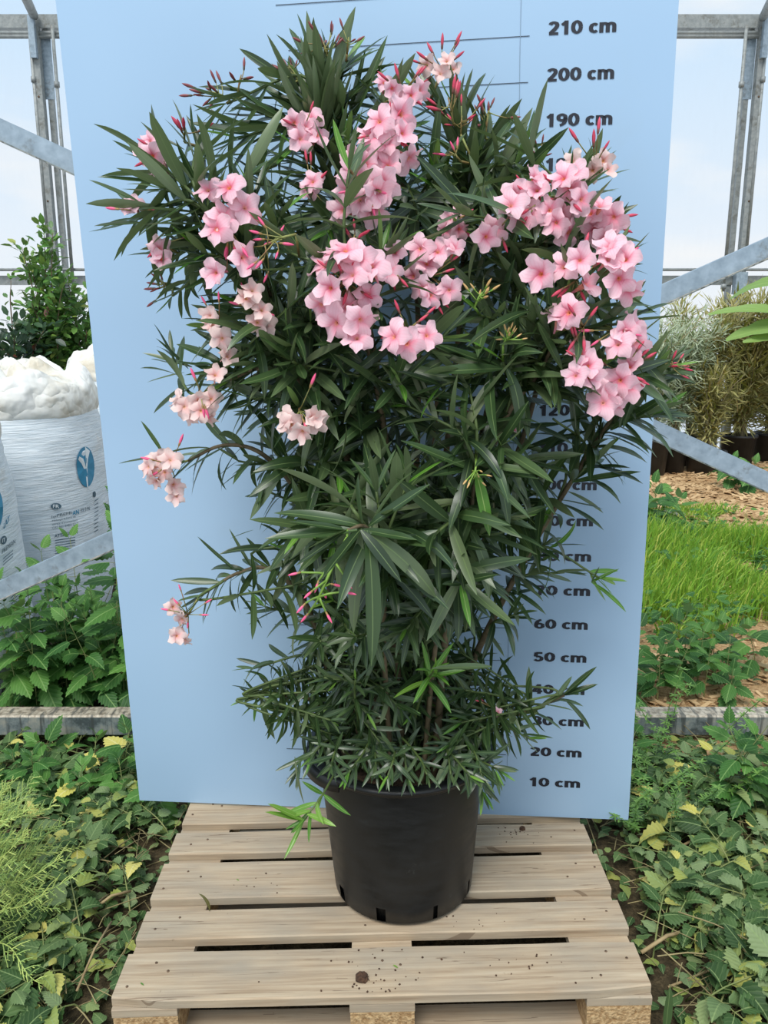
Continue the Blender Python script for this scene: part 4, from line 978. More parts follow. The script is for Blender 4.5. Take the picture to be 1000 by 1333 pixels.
# emblem: blue ellipse cut by a white sprout
emb = print_px(bm, fm, ell_mb(), [(98, 584), (122, 579), (124, 634), (102, 634)], 'leaf_emblem', M['teal'])
sprout = [(.05, -1.0), (-.02, -.55), (-.10, -.2), (-.42, .18), (-.78, .42), (-.62, .56), (-.2, .42), (.02, .02), (.06, -.02), (.10, .5), (.05, 1.0), (.55, .75), (.32, .38), (.18, -.05), (.14, -.5), (.16, -1.0)]
sm = MB(); sm.v = [(x, y, .004) for x, y in sprout]; sm.face(range(len(sprout)))
sm.v += [(-1, -1, .004), (1, 1, .004)]
print_px(bm, fm, sm, [(98, 584), (122, 579), (124, 634), (102, 634)], 'sprout_cutout', M['bagwhite'])
print_px(bm, fm, ell_mb(), bb(73, 659, 14, 8), 'language_badge', M['slate']); tt = text_mb('FR', .1, .001); tt.v = [(x, y, .003) for x, y, z in tt.v]
print_px(bm, fm, tt, bb(73, 659, 8, 4.5), 'badge_letters', M['bagwhite'])
print_px(bm, fm, ell_mb(), bb(123, 643.5, 4, 8), 'language_badge', M['slate'])
for s_, q in (('hyPREMI', [(67, 671), (93, 665.5), (93, 670.5), (67, 675.5)]), ('AN', [(94.5, 665.5), (103, 663), (103, 669), (94.5, 671)]), (' 33.5 N', [(105, 662), (117, 659), (117, 664), (105, 667)]), ("Mélange à base de", [(68, 677), (99, 671), (99, 674), (68, 680)]), ("nitrate d'ammonium", [(68, 681.5), (101, 675), (101, 678), (68, 684.5)]), ('CAS No. 6484-52-2', [(68, 686), (102, 680), (102, 683), (68, 689)]), ('ATTENTION', [(71, 696), (101, 690), (101, 694.5), (71, 700)])):
    print_px(bm, fm, text_mb(s_, .1, .002 if s_ in ('AN', 'ATTENTION') else 0), q, 'print_line', M['teal'] if s_ == 'AN' else M['slate'])
for i in range(7):
    y = 703+i*3.4; print_px(bm, fm, rect_mb(3), [(72, y), (98, y-4), (98, y-3), (72, y+1)], 'print_line', M['slate'])
for i in range(9):
    y = 652+i*5; print_px(bm, fm, rect_mb(2), [(123, y), (128, y-3), (128, y-2), (123, y+1)], 'print_line', M['slate'])
# front bag artwork
print_px(bf, ff, ell_mb(), [(-14, 640), (3, 634), (5, 684), (-12, 694)], 'leaf_emblem', M['teal'])
print_px(bf, ff, text_mb('LAT', .1, .001), [(5, 681), (13, 670), (13, 678), (5, 689)], 'print_line', M['teal'])
print_px(bf, ff, ell_mb(), bb(5, 703, 8, 11, 1), 'language_badge', M['slate']); tt = text_mb('IT', .1, .001); tt.v = [(x, y, .003) for x, y, z in tt.v]
print_px(bf, ff, tt, bb(5, 703, 4, 5, 1), 'badge_letters', M['bagwhite'])
print_px(bf, ff, text_mb('PREMIAN', .1, .0), [(3, 715), (20, 701), (20, 707), (3, 721)], 'print_line', M['slate'])
for i in range(3): print_px(bf, ff, rect_mb(3), [(4, 727+i*4), (17, 716+i*4), (17, 717+i*4), (4, 728+i*4)], 'print_line', M['slate'])
for i in range(4): print_px(bf, ff, rect_mb(3), [(14, 778+i*4), (29, 766+i*4), (29, 767+i*4), (14, 779+i*4)], 'print_line', M['slate'])
print_px(bf, ff, text_mb('UN 2067', .1, .001), [(5, 824), (23, 812), (23, 817), (5, 829)], 'print_line', M['slate'])
DI = [(16, 826), (32, 835.5), (23, 870), (4, 862)]
print_px(bf, ff, rect_mb(), DI, 'hazard_diamond', M['yellow'])
def ring_mb(a, b_, n=4, z=.004):
    r = MB(); r.v = [(x, y, z) for x, y in ((0, 0), (1, 0), (1, -1), (0, -1))]+[(x, y, z) for x, y in ((a, -a), (1-a, -a), (1-a, a-1), (a, a-1))]
    for k in range(4): r.face((k, (k+1) % 4, 4+(k+1) % 4, 4+k))
    return r
def inset(q, f):
    c = Vector((sum(p[0] for p in q)/4, sum(p[1] for p in q)/4)); return [tuple(c+(Vector(p)-c)*f) for p in q]
print_px(bf, ff, ring_mb(.045, 0), inset(DI, .88), 'diamond_border', M['ink'])
fl_ = MB(); fl_.v = [(x, y, .004) for x, y in ((0, 0), (.2, .5), (.15, .8), (.4, .6), (.5, 1), (.7, .55), (.95, .75), (.8, .3), (1, 0), (.6, .18), (.5, .3), (.4, .12))]; fl_.face(range(12))
print_px(bf, ff, fl_, [(17.5, 833), (23, 835), (21, 844), (15.5, 843)], 'flame_symbol', M['ink'])
print_px(bf, ff, ring_mb(.2, 0), [(16, 843), (21, 844), (20, 848), (15, 847)], 'circle_symbol', M['ink'])
tt = text_mb('5.1', .1, .001); tt.v = [(x, y, .004) for x, y, z in tt.v]; print_px(bf, ff, tt, [(20, 862), (23.5, 861), (23, 864.5), (19.5, 865.5)], 'class_number', M['ink'])
RDM = [(42, 852.5), (46.5, 855.5), (42, 873.5), (37.5, 871)]
print_px(bf, ff, ring_mb(.16, 0), RDM, 'red_pictogram', M['red']); print_px(bf, ff, rect_mb(2), inset(RDM, .35), 'pictogram_mark', M['slate'])
TRI = [(0, -.9), (.5, 0), (1, -.9)]
tr = MB()
for k in range(3):
    a = Vector(TRI[k]); c = Vector(TRI[(k+1) % 3]); d = (c-a); nrm = Vector((-d.y, d.x)).normalized()*.05; a2, c2 = a+d*.16, c-d*.16
    n0 = len(tr.v); tr.v += [(p.x, p.y, 0.002) for p in (a2-nrm, c2-nrm, c2+nrm, a2+nrm)]; tr.face(range(n0, n0+4))
print_px(bf, ff, tr, [(2, 892), (12, 888), (13, 903), (1, 907)], 'recycling_mark', M['ink']); print_px(bf, ff, text_mb('5', .1, .001), [(6, 896), (8.5, 894.5), (8.5, 900), (6, 901.5)], 'recycling_number', M['ink'])

# ------------------------------------------------------------------ weeds
def nleaf_mb(droop, fold, curl, wr=0.34, teeth=7):
    b = MB(); rows = []; uvs = []; n = teeth*2; x = z = 0
    for i in range(n+1):
        t = i/n; w = wr*(math.sin(PI*min(1, (t+.03)**0.62))**0.9+0.02) if i < n else .004
        if i % 2: w *= 0.80
        a = droop*t
        sh = 0.03 if i % 2 == 0 and 0 < i < n else 0
        rows.append([(x+sh, -w, z+w*fold-curl*w*w*3), (x, 0, z), (x+sh, w, z+w*fold-curl*w*w*3)])
        uvs.append([(0.5-w/wr*.5, t), (0.5, t), (0.5+w/wr*.5, t)])
        x += math.cos(a)/n; z -= math.sin(a)/n
    b.grid(rows, uvs); b.f = [f[::-1] for f in b.f]; b.uv = [u[::-1] for u in b.uv]; return b
NLV = [nleaf_mb(1.9, .9, .1, .34), nleaf_mb(.5, .15, .3), nleaf_mb(1.1, .35, .2), nleaf_mb(.2, .1, .5, .38), nleaf_mb(1.5, .6, 0, .3), nleaf_mb(.8, -.1, .6)]
NLM = {k_: [v.data('leaf', M[k_]) for v in NLV] for k_ in ('nettle', 'nettle_fresh', 'yellow_leaf')}
def nettle(loc, h, lean, az, kind, label, group, ls=1.0, pairs=None, ymix=0.0):
    """one nettle: curved stem with opposite leaf pairs"""
    t = empty('nettle_plant', loc); tag(t, label, 'nettle', group)
    n = pairs or random.choice((4, 5, 6)); P = []
    dirv = Vector((math.cos(az), math.sin(az), 0))
    for i in range(9):
        f = i/8; a = lean*min(1.0, 0.35+f)
        P.append((P[-1] if P else Vector((0, 0, 0)))+(dirv*math.sin(a)+Vector((0, 0, math.cos(a))))*(h/8 if i else 0))
    lift = 0.02 if lean > 1.2 else 0
    P = [p+Vector((0, 0, lift*min(1, i/2))) for i, p in enumerate(P)]
    b = MB(); b.tube(P, [0.0028-0.0016*i/8 for i in range(9)], 5)
    for k in range(n):
        f = 1-k/(n+.5)*0.85; idx = f*8; i0 = min(7, int(idx)); p = P[i0].lerp(P[i0+1], idx-i0); tg = (P[i0+1]-P[i0]).normalized()
        e1 = tg.orthogonal().normalized(); e2 = tg.cross(e1); ph = k*PI/2+R(-.3, .3)
        for s in (0, PI):
            rr = e1*math.cos(ph+s)+e2*math.sin(ph+s)
            a = 0.5+0.7*min(1, k/2); d = (tg*math.cos(a)+rr*math.sin(a)); d.z -= .12*k
            if lean > 1.1: d.z = max(d.z*.4, -0.05)+R(-.05, .25)
            L = ls*R(.8, 1.15)*(0.045+0.022*min(k, 2.2)); pet = p+d*L*.28
            if pet.z+loc[2] < gz(loc[0]+pet.x, loc[1]+pet.y)+.008: pet.z = gz(loc[0]+pet.x, loc[1]+pet.y)-loc[2]+R(.008, .03)
            b.tube([p, pet], [.0012, .0009], 3, False)
            kd = 'yellow_leaf' if random.random() < ymix else kind
            up = Vector((R(-.4, .4), R(-.5, .2), 1)) if lean > 1.1 else tg+Vector((R(-.3, .3), R(-.6, 0), .5))
            link('leaf', NLM[kd][random.randrange(6) if lean > 1.1 else random.choice((1, 2, 5, 1))], t, frame(pet, d, up, L))
    b.build('stem', M['weed_stem'], t)
    return t
random.seed(5)
def cover(n, fy, y0, y1, side, kind, label, group, lean, hh, ls, ymix=0.0):
    c = 0
    while c < n:
        y = y0+(y1-y0)*random.random()**fy
        # from beside the pallet to a little past the picture edge
        edge = 0.5*y*1.18/ (F/1000) * 1.12
        inner = 0.66 if y < 2.3 else 0.72
        x = R(inner, max(inner+.12, edge))*side
        lab = label
        if lean[0] > 1.1:
            lab = label % ('beside front' if y < 1.72 else 'beside middle' if y < 2.05 else 'beside rear' if y < 2.35 else 'past the rear')
        az = R(0, 6.28) if abs(x) > .92 or y > 2.4 else R(-1.2, 1.2)+(PI if side < 0 else 0)
        nettle((x, y, gz(x, y)), R(*hh), R(*lean), az, kind, lab, group, R(*ls), None, ymix); c += 1
cover(84, .9, 1.42, 2.75, -1, 'nettle', 'wilting cut nettle lying on the juniper side, %s pallet boards', 'wilting nettles beside the juniper', (1.25, 1.6), (.14, .28), (.65, .95), .02)
cover(84, .9, 1.42, 2.6, 1, 'nettle', 'wilting cut nettle lying below the printed numbers %s pallet boards', 'wilting nettles at the numbered end of the pallet', (1.25, 1.6), (.14, .28), (.65, .98), .03)
cover(20, 1, 2.35, 2.78, -1, 'nettle_fresh', 'low green nettle growing in front of the rail near the bags', 'nettles before the rail near the bags', (.2, .9), (.12, .25), (.9, 1.2), .02)
cover(9, 1, 2.25, 2.78, 1, 'nettle_fresh', 'tall green nettle growing in front of the rail near the lawn', 'nettles before the rail near the lawn', (.1, .6), (.2, .38), (1.0, 1.3))
c = 0
while c < 46:
    y = R(2.98, 3.6); x = -y*R(.30, .50)
    if (x+2.075)**2+(y-3.36)**2 < .50**2: continue
    nettle((x, y, gz(x, y)), R(.25, .62), R(0, .45), R(0, 6.28), 'nettle_fresh', 'leafy green nettle crowding against the white bag with the yellow diamond' if x/y < -.42 else 'leafy green nettle between white bags and rail, close to the board edge' if x/y > -.355 else 'leafy green nettle between the rail and the blue emblem bag', 'nettles round the bags', R(1.1, 1.5), 6); c += 1
for q in [(30, 745, 3.0), (12, 760, 2.98), (145, 640, 3.05), (138, 680, 3.2), (62, 712, 3.3), (150, 700, 3.0), (100, 705, 3.3), (60, 800, 3.1), (120, 790, 3.2)]:
    p = at(*q); g = gz(p.x, p.y); nettle((p.x, p.y, g), p.z-g, .12, R(0, 6.28), 'nettle_fresh', 'tall green nettle reaching above the diagonal brace in front of a bag', 'tall nettles at the brace', 1.35, 7)
c = 0
while c < 17:
    y = R(2.98, 3.5); x = y*R(.30, .50)
    nettle((x, y, gz(x, y)), R(.14, .34), R(0, .4), R(0, 6.28), 'nettle_fresh', 'green nettle growing on the dry chips behind the rail', 'nettles on the dry chips', R(1.0, 1.45), 5); c += 1
for q, L in (((178, 1123), .07), ((108, 985), .075), ((905, 1140), .08), ((885, 1100), .06), ((985, 1190), .065), ((840, 1150), .05), ((60, 1212), .05)):
    u = at(*q, 1.0); d = (u-Vector((0, 0, CAMZ))); tt_ = (CAMZ-.09)/-d.z; p = Vector((0, 0, CAMZ))+d*tt_
    o = link('fallen_leaf', NLM['yellow_leaf'][2 if L > .06 else 0], None, frame(p, Vector((R(-1, 1), R(-.6, .6), .1)), Vector((0, -.35, 1)), L))
    tag(o, 'yellowed nettle leaf lying on top of the green weeds', 'leaf', 'yellowed leaves on the weeds')
# leaf litter, twigs and small seedlings under the weeds
lt = MB(); db = MB(); small = [nleaf_mb(.5, .15, .3, .34, 3), nleaf_mb(.9, .3, .2, .36, 3), nleaf_mb(.3, .1, .5, .4, 3)]
def ok_ground(x, y): return not (-.64 < x < .64 and 1.4 < y < 2.34)
n = 0
while n < 2600:
    y = R(1.35, 3.5); x = R(-.56, .56)*y*1.1
    if abs(x) < .5 and y > 2.4 or not ok_ground(x, y): continue
    if x > .7 and y > 2.95 and random.random() < .93: continue
    p = Vector((x, y, gz(x, y)+R(.004, .05))); d = Vector((R(-1, 1), R(-1, 1), R(-.1, .3)))
    lt.mesh(frame(p, d, Vector((R(-.4, .4), R(-.5, .3), 1)), R(.025, .055)), small[n % 3]); n += 1
o = lt.build('ground_cover', M['nettle']); tag(o, 'mat of small green weed leaves covering the ground around the pallet', 'weeds', None, 'stuff')
for i in range(1900):
    y = R(1.35, 3.0); x = R(-.56, .56)*y*1.1
    if not ok_ground(x, y): continue
    p = Vector((x, y, gz(x, y)+R(.004, .075))); a = R(0, 6.28); d = Vector((math.cos(a), math.sin(a), R(-.1, .15)))*R(.04, .2)
    if not ok_ground(x+d.x, y+d.y) or not ok_ground(x+d.x*.5, y+d.y*.5): continue
    db.tube([p, p+d*.5+Vector((0, 0, R(0, .01))), p+d], R(.0008, .002), 4, False)
o = db.build('dry_stalks', M['debris']); tag(o, 'thin dry stalks scattered among the weeds', 'stalks', None, 'stuff')
# a few long pale stalks that stand out one by one
for (a, c_, r_, side) in (((120, 1185), (170, 1160), .004, 'b'), ((45, 1250), (140, 1165), .003, 'b'), ((100, 1290), (145, 1200), .003, 'b'), ((870, 1110), (960, 1075), .004, 'l'), ((835, 1240), (900, 1210), .005, 'l'), ((870, 1285), (1000, 1245), .003, 'l')):
    def gp(q, z=.07):
        u = at(*q, 1.0); d = (u-Vector((0, 0, CAMZ))); return Vector((0, 0, CAMZ))+d*((CAMZ-z)/-d.z)
    p0, p1 = gp(a), gp(c_); b = MB(); m_ = (p0+p1)/2+Vector((0, 0, .015)); b.tube([Vector((0, 0, 0)), m_-p0, p1-p0], r_, 6)
    o = b.build('dry_stalk', M['dry_stem']); o.location = p0
    tag(o, 'long dry stalk lying on the weeds %s' % ('near the juniper' if side == 'b' else 'at the numbered end of the pallet'), 'stalk', 'long stalks near the juniper' if side == 'b' else 'long stalks at the numbered end')
# cleavers scrambling up beside the board
def cleavers(x, y, h, label, group):
    t = empty('cleavers_plant', (x, y, gz(x, y))); tag(t, label, 'cleavers', group)
    P = [Vector((0, 0, 0))]; a = R(0, 6.28)
    for i in range(12): a += R(-.5, .5); P.append(P[-1]+Vector((math.cos(a)*.018, math.sin(a)*.018, h/12)))
    b = MB(); b.tube(P, .0014, 4); b.build('stem', M['cleavers'], t)
    for i in range(2, 13):
        w = MB()
        for k in range(7):
            an = 2*PI*k/7; d = Vector((math.cos(an), math.sin(an), R(-.1, .4))); w.mesh(frame(P[i], d, Vector((0, 0, 1)), R(.016, .028), R(.03, .05)), LEAFV[0])
        w.build('leaf_whorl', M['cleavers'], t)
for i in range(26):
    y = R(2.22, 2.75); x = y*R(.33, .42)+.04; cleavers(x, y, R(.15, .42), 'thin cleavers stem with whorled leaves climbing beside the board', 'cleavers beside the board')

# ------------------------------------------------------------------ juniper at the edge of the weeds
JB = Vector((-1.17, 1.80, gz(-1.17, 1.80)))
J = empty('juniper_bush', JB); tag(J, 'feathery yellow green juniper bush spreading over the weeds', 'juniper')
def spray(seed):
    rd = random.Random(seed); b = MB(); ax = [Vector((.16*i/8, .02*math.sin(i*.5+seed), -.012*(i/8)**2)) for i in range(9)]
    b.tube(ax, [.0018-.0008*i/8 for i in range(9)], 4, False)
    for i in range(1, 17):
        f = i/17; p = ax[min(7, int(f*8))].lerp(ax[min(8, int(f*8)+1)], f*8-int(f*8)); s = 1 if i % 2 else -1
        L = .055*(1-f*.6)*rd.uniform(.7, 1.2); d = Vector((.75, s*.62, rd.uniform(-.25, .45))).normalized(); e = p+d*L
        b.tube([p, p+d*L*.5+Vector((0, 0, .003)), e], [.0013, .0012, .0007], 4, False)
        for q in range(5):
            g = (q+1)/6; pp = p+d*L*g; dd = (d+Vector((.2, (1 if q % 2 else -1)*.7, rd.uniform(-.4, .4)))).normalized(); b.tube([pp, pp+dd*L*.34*(1.2-g)], [.0012, .0006], 3, False)
    return b
SPR = [spray(s).data('spray', M['juniper']) for s in range(4)]
for i in range(5):
    b = MB(); a = -1.2+i*.6; b.tube([(0, 0, 0), (.08*math.cos(a), .08*math.sin(a), .12), (.16*math.cos(a), .15*math.sin(a), .24)], [.008, .006, .003], 5); b.build('branch', M['twig'], J)
random.seed(8)
for i in range(190):
    a = R(0, 6.28); e = R(-.1, 1.2); rr = R(.10, .25)
    p = Vector((math.cos(a)*math.cos(e)*rr, math.sin(a)*math.cos(e)*rr*1.15, .10+math.sin(e)*rr*1.15))
    d = Vector((math.cos(a)*.9+.25, math.sin(a)*.7-.1, .15+.75*math.sin(e)+R(-.2, .2)))
    link('spray', SPR[i % 4], J, frame(p, d, Vector((R(-.4, .4), -.5, .8)), R(.7, 1.15)))

# ------------------------------------------------------------------ lawn strip, chips
gr = MB(); random.seed(3)
for i in range(15000):
    y = 3.85+2.9*random.random()**.9; x = y*R(.27, .58)
    dens = noise.noise(Vector((x*1.1, y*1.1, 4)))
    if y > 6 and dens < 0.05 or y < 4.1 and dens < 0: continue
    h = R(.07, .20)*(1.1 if y < 5.8 else .7)*(1+.9*noise.noise(Vector((x*2.3, y*2.3, 9)))); a = R(0, 6.28); ln = R(.02, .1); p = Vector((x, y, gz(x, y)-.005)); w = R(.003, .0065)
    sd = Vector((math.sin(a+1), -math.cos(a+1), 0))*w; dr = Vector((math.cos(a), math.sin(a), 0))*ln
    q1 = p+dr*.35+Vector((0, 0, h*.6)); q2 = p+dr+Vector((0, 0, h*R(.75, 1)))
    gr.grid([[p-sd, p+sd], [q1-sd*.8, q1+sd*.8], [q2-sd*.1, q2+sd*.1]])
for i in range(1500):
    y = 3.8+2.6*random.random(); x = y*R(.27, .58)
    if noise.noise(Vector((x*2.1, y*2.1, 14))) < .02: continue
    gr.mesh(frame(Vector((x, y, gz(x, y)+R(.02, .14))), Vector((R(-1, 1), R(-1, 1), R(-.2, .5))), Vector((R(-.5, .5), R(-.6, .3), 1)), R(.03, .07)), small[i % 3], 1)
o = gr.build('lawn_grass', [M['grass'], M['nettle_fresh']]); tag(o, 'bright green long grass beyond the rail', 'grass', None, 'stuff')
ch = MB()
for i in range(5200):
    y = R(2.95, 9.6) if i % 3 else R(6.0, 9.4); x = y*R(.24, .60)
    p = Vector((x, y, gz(x, y)+R(.002, .012))); a = R(0, 6.28); s = R(.012, .035)*(1 if y < 5 else 1.7)
    ch.box(-s, s, -s*R(.2, .45), s*.3, -.002, .003, 0, Matrix.Translation(p) @ Euler((R(-.4, .4), R(-.4, .4), a)).to_matrix().to_4x4())
o = ch.build('wood_chips', M['chip'], None, False); tag(o, 'dry tan wood chips and straw strewn over the bare floor', 'wood chips', None, 'stuff')
for x_, y_, s_ in ((876, 675, .10),):
    u = at(x_, y_, 6.6); b = MB(); b.lathe([(.0, .0), (s_, .005), (s_*1.05, .02), (s_*.8, .04), (0, .045)], 9); o = b.build('flat_stone', M['stone']); o.location = (u.x, u.y, gz(u.x, u.y)); tag(o, 'pale flat stone lying at the edge of the grass', 'stone')
for i, q in enumerate([(858, 650, 6.6), (850, 668, 6.2), (845, 690, 6.0), (870, 690, 6.0), (975, 640, 7.6), (950, 642, 7.8)]):
    u = at(*q); nettle((u.x, u.y, gz(u.x, u.y)), .28, .3, R(0, 6), 'nettle_fresh', 'bushy dock weed at the far edge of the grass', 'weeds at the far edge of the grass', 2.4, 5)

# ------------------------------------------------------------------ shrubs and potted plants in the background
oval = MB(); oval.grid([[(0, -.02, 0), (0, 0, 0), (0, .02, 0)], [(.3, -.24, .05), (.3, 0, 0), (.3, .24, .05)], [(.7, -.22, .0), (.7, 0, -.04), (.7, .22, 0)], [(1, -.02, -.1), (1, 0, -.1), (1, .02, -.1)]], [[(.4, 0), (.5, 0), (.6, 0)], [(0, .3), (.5, .3), (1, .3)], [(0, .7), (.5, .7), (1, .7)], [(.4, 1), (.5, 1), (.6, 1)]])
oval.f = [f[::-1] for f in oval.f]; oval.uv = [u[::-1] for u in oval.uv]
thinl = MB(); thinl.grid([[(0, -.01, 0), (0, .01, 0)], [(.4, -.07, 0), (.4, .07, 0)], [(1, -.005, -.08), (1, .005, -.08)]], [[(.3, 0), (.7, 0)], [(0.2, .4), (.8, .4)], [(.3, 1), (.7, 1)]])
def shrub(name, base, label, mat, leafm, nst, spread, h, nl, ls, bark, arch=0.2, cat='shrub', group=None, low=.15):
    t = empty(name, base); tag(t, label, cat, group); f = MB()
    for i in range(nst):
        a = R(0, 6.28); rr = R(.2, 1)**.7; tip = Vector((math.cos(a)*spread[0]*rr, math.sin(a)*spread[1]*rr, h*R(.6, 1.0)*(1-.22*rr)))
        P = spline([(R(-.05, .05), R(-.05, .05), 0), tip*.45+Vector((0, 0, h*arch)), tip], 6); b = MB(); n_ = len(P)
        b.tube(P, [.010-.0075*k/(n_-1) for k in range(n_)], 5); b.build('stem', M[bark], t)
        for k in range(nl//nst):
            s = R(low, 1)**.75; p, tg = polyat(P, (1-s)*plen(P)); off = Vector((R(-1, 1), R(-1, 1), R(-.8, 1)))*.12*spread[0]/.4
            d = (tg*.4+off.normalized()+Vector((0, 0, R(-.4, .3)))); f.mesh(frame(p+off*R(.1, 1), d, Vector((R(-.5, .5), R(-.8, .2), .8)), ls*R(.7, 1.3)), leafm)
    o = f.build('foliage', M[mat], t); o['kind'] = 'stuff'; return t
random.seed(21)
def base_at(px, Y):
    x = at(px, 434, Y).x; return Vector((x, Y, gz(x, Y)))
shrub('climbing_shrub', base_at(62, 6.7), 'tall bushy green shrub with oval leaves in front of the steel column', 'shrub_leaf', oval, 16, (.30, .3), 2.75, 3200, .075, 'bark', .25, low=.3)
shrub('climbing_shrub', base_at(108, 6.9), 'dense green shrub tucked against the edge of the blue board', 'shrub_leaf', oval, 14, (.34, .3), 2.35, 3000, .075, 'bark', .25, low=.25)
shrub('dark_shrub', base_at(8, 6.5), 'dark leaved shrub with a few red leaves above the bags', 'dark_leaf', oval, 14, (.42, .3), 2.05, 2400, .085, 'bark', .25, low=.3)
shrub('spindly_shrub', base_at(14, 7.2), 'sparse spindly shrub with dry reddish tips against the film', 'shrub_leaf', oval, 4, (.16, .1), 2.5, 90, .07, 'bark', .3, low=.55)
def nursery_pot(px, Y, r, h, lab):
    b_ = base_at(px, Y); t = empty('nursery_pot', b_); tag(t, lab, 'pot', None)
    b = MB(); b.lathe([(0, 0), (r*.82, 0), (r*.97, h-.03), (r*1.05, h-.03), (r*1.05, h), (r*.95, h), (r*.92, h-.05)], 24); b.build('body', M['blackpot'], t)
    s = MB(); s.lathe([(r*.93, h-.05), (0, h-.045)], 24); s.build('soil', M['soil'], t); return b_+Vector((0, 0, h-.06))
p = nursery_pot(856, 8.7, .22, .40, 'large black nursery pot nearest the edge of the blue board'); shrub('olive_tree', p, 'grey green potted olive beside the edge of the board', 'olive_leaf', thinl, 26, (.6, .4), 1.5, 4600, .10, 'twig', .25, 'olive', low=.1)
p = nursery_pot(888, 8.85, .16, .36, 'black nursery pot between the large pot and the short one'); shrub('olive_tree', p, 'potted olive with long pale arching twigs', 'olive_leaf', thinl, 26, (.55, .4), 1.6, 4600, .10, 'twig', .35, 'olive', low=.1)
p = nursery_pot(908, 9.2, .15, .37, 'narrow black nursery pot touching the short pot'); shrub('bamboo_clump', p, 'yellowing potted bamboo rising behind the olives', 'bamboo_leaf', thinl, 24, (.5, .4), 1.8, 3600, .13, 'twig', .2, 'bamboo', low=.12)
p = nursery_pot(932, 8.8, .22, .24, 'short wide black pot with straw on its soil'); shrub('bamboo_clump', p, 'low brownish bamboo in the short wide pot', 'bamboo_leaf', thinl, 20, (.4, .35), 1.2, 2000, .12, 'twig', .2, 'bamboo', low=.1)
p = nursery_pot(975, 9.3, .2, .34, 'black nursery pot half hidden behind the diagonal brace'); shrub('bamboo_clump', p, 'broad brown bamboo clump behind the diagonal brace', 'bamboo_leaf', thinl, 30, (.62, .45), 1.95, 5200, .14, 'twig', .2, 'bamboo', low=.06)
p = nursery_pot(1018, 9.4, .2, .34, 'black nursery pot below the broad leaved banana'); shrub('bamboo_clump', p, 'golden bamboo clump below the banana leaves', 'bamboo_leaf', thinl, 28, (.6, .45), 1.9, 4400, .14, 'twig', .2, 'bamboo', low=.06)
# banana with broad leaves
bp_ = base_at(1075, 8.4); t = empty('banana_plant', bp_); tag(t, 'banana plant with broad pale green leaves at the brace', 'banana')
b = MB(); b.tube([(0, 0, 0), (0, 0, 1.0), (.03, 0, 1.6)], [.07, .06, .045], 10); b.build('trunk', M['shoot'], t)
def bleaf(L, W, droop):
    b = MB(); rows = []; uvs = []; x = z = 0; n = 14
    for i in range(n+1):
        tt = i/n; w = W*(math.sin(PI*min(1, .05+tt*.93))**.6)*(.8 if i % 4 == 3 else 1); a = droop*tt
        rows.append([(x, -w, z+w*.35), (x, -w*.5, z+w*.12), (x, 0, z), (x, w*.5, z+w*.12), (x, w, z+w*.35)]); uvs.append([(0, tt), (.25, tt), (.5, tt), (.75, tt), (1, tt)])
        x += math.cos(a)*L/n; z -= math.sin(a)*L/n
    b.grid(rows, uvs); return b
for (tx, ty, W, dr, y0) in ((952, 393, .09, .9, 1.5), (968, 428, .14, 1.0, 1.45), (978, 345, .12, 1.8, 1.75), (1100, 300, .14, .8, 1.6), (1120, 380, .14, .8, 1.4), (985, 440, .10, .5, 1.4)):
    q = at(tx, ty, 8.3)-bp_; o0 = Vector((.02, 0, y0)); d = q-o0; d2 = d+Vector((0, 0, dr*.28*d.length))
    link('leaf', bleaf(max(.25, d.length*1.12), W, dr).data('leaf', M['banana_leaf']), t, frame(o0, d2, Vector((R(-.2, .2), -.5, .8))))

# ------------------------------------------------------------------ little things on the pallet
def on_pallet(px, py):
    u = at(px, py, 1.0); o0 = Vector((0, 0, CAMZ)); d = u-o0; n_ = PAL.matrix_basis.to_3x3() @ Vector((0, 0, 1)); p0 = PAL.location
    return o0+d*((p0-o0).dot(n_)/d.dot(n_))
def clod(px, py, s, label, seed):
    b = MB(); rows = []
    for i in range(9):
        th = PI*i/8; row = []
        for k in range(12):
            v = Vector((math.sin(th)*math.cos(2*PI*k/12), math.sin(th)*math.sin(2*PI*k/12), math.cos(th))); r = s*(1+.45*noise.noise(v*2.2+Vector((seed, 0, 0)))); row.append((v.x*r, v.y*r*.9, max(-.35*s, v.z*r*.7)+.35*s))
        rows.append(row)
    b.grid(rows[::-1], None, True); o = b.build('soil_clod', M['crumb'], None, False); o.location = on_pallet(px, py)+Vector((0, 0, .0005)); tag(o, label, 'soil clod'); return o
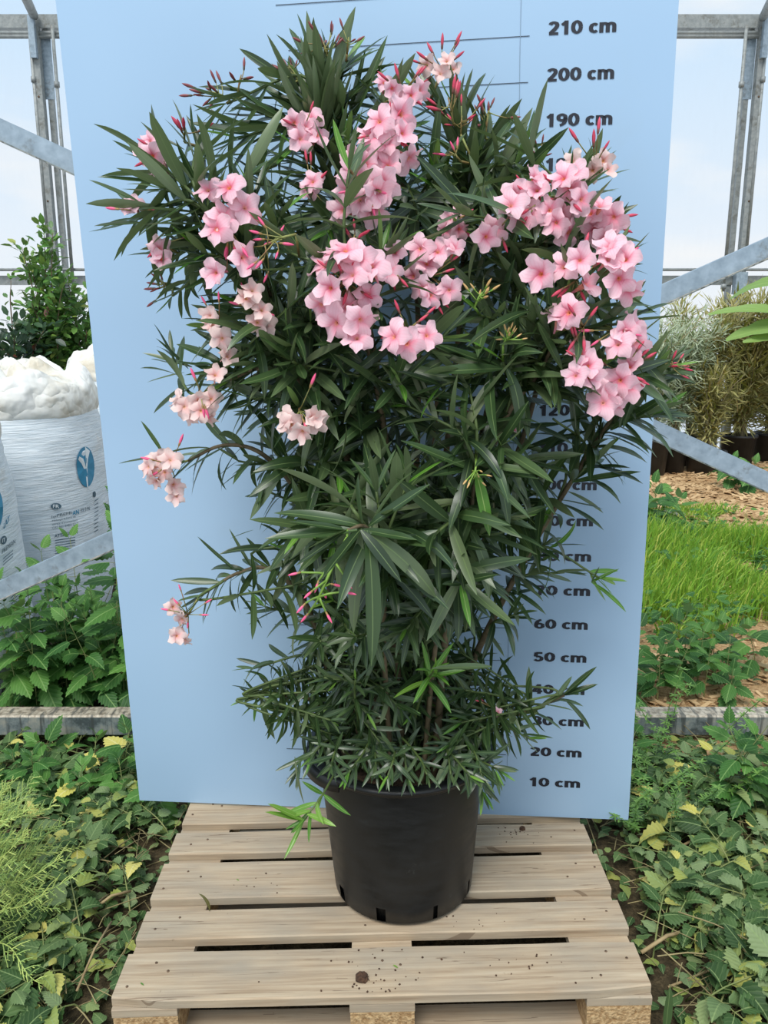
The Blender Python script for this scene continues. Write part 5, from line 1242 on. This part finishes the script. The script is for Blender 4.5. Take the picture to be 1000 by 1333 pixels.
clod(471, 1275, .015, 'dark brown clod of soil on the front board of the pallet', 2)
clod(680, 1080, .009, 'small brown clod of soil on the pallet near the board foot', 7)
cb = MB()
for cx_, cy_, sx, sy, n_ in ((490, 1280, 60, 22, 30), (672, 1084, 30, 12, 30), (690, 1255, 60, 25, 14), (600, 1200, 90, 12, 12), (330, 1150, 40, 14, 8), (520, 1245, 200, 40, 24)):
    for i in range(n_):
        p = on_pallet(min(820, random.gauss(cx_, sx*.5)), random.gauss(cy_, sy*.5)); l = PAL.matrix_basis.inverted() @ p
        if not any(a+.004 < l.y < c_-.004 for a, c_ in tops) or not 0 < l.x < 1.2: continue
        s = R(.0006, .0019); cb.box(-s, s, -s, s, 0, s*1.2, 0, Matrix.Translation(p) @ Matrix.Rotation(R(0, 3), 4, 'Z'), s*.3)
o = cb.build('soil_crumbs', M['crumb'], None, False); tag(o, 'scattered crumbs of dark soil over the pallet boards', 'soil crumbs', None, 'stuff')
DRY = leafmat('dry_curled_leaf', [(0, C(104, 100, 56)), (1, C(120, 112, 66))], C(150, 140, 90), C(128, 116, 76), trans=.1)
p = on_pallet(273, 1188); o = link('curled_leaf', LEAFV[5].data('curled_leaf', DRY), None, frame(p+Vector((.0, 0, .004)), Vector((-.12, .25, .95)), Vector((1, -.3, .3)), .055, .085)); tag(o, 'brown curled oleander leaf standing in a gap of the pallet', 'leaf')
for q, L, lab in (((512, 1257), .014, 'tiny green leaf scrap lengthways on the front pallet board'), ((183, 1280), .012, 'tiny green leaf scrap near the corner of the front pallet board'), ((308, 1145), .010, 'tiny green leaf scrap on the middle pallet board')):
    p = on_pallet(*q); o = link('leaf_scrap', LM[0][1], None, frame(p+Vector((0, 0, .002)), Vector((1, -.8, .02)), Vector((0, 0, 1)), L, L*2)); tag(o, lab, 'leaf scrap')
u = at(866, 1345, 1.45); o = link('fallen_leaf', LM[0][0], None, frame(u, at(874, 1282, 1.46)-u, Vector((0, -1, .3)), .11, .13)); tag(o, 'long dark oleander leaf lying beside the pallet corner', 'leaf')
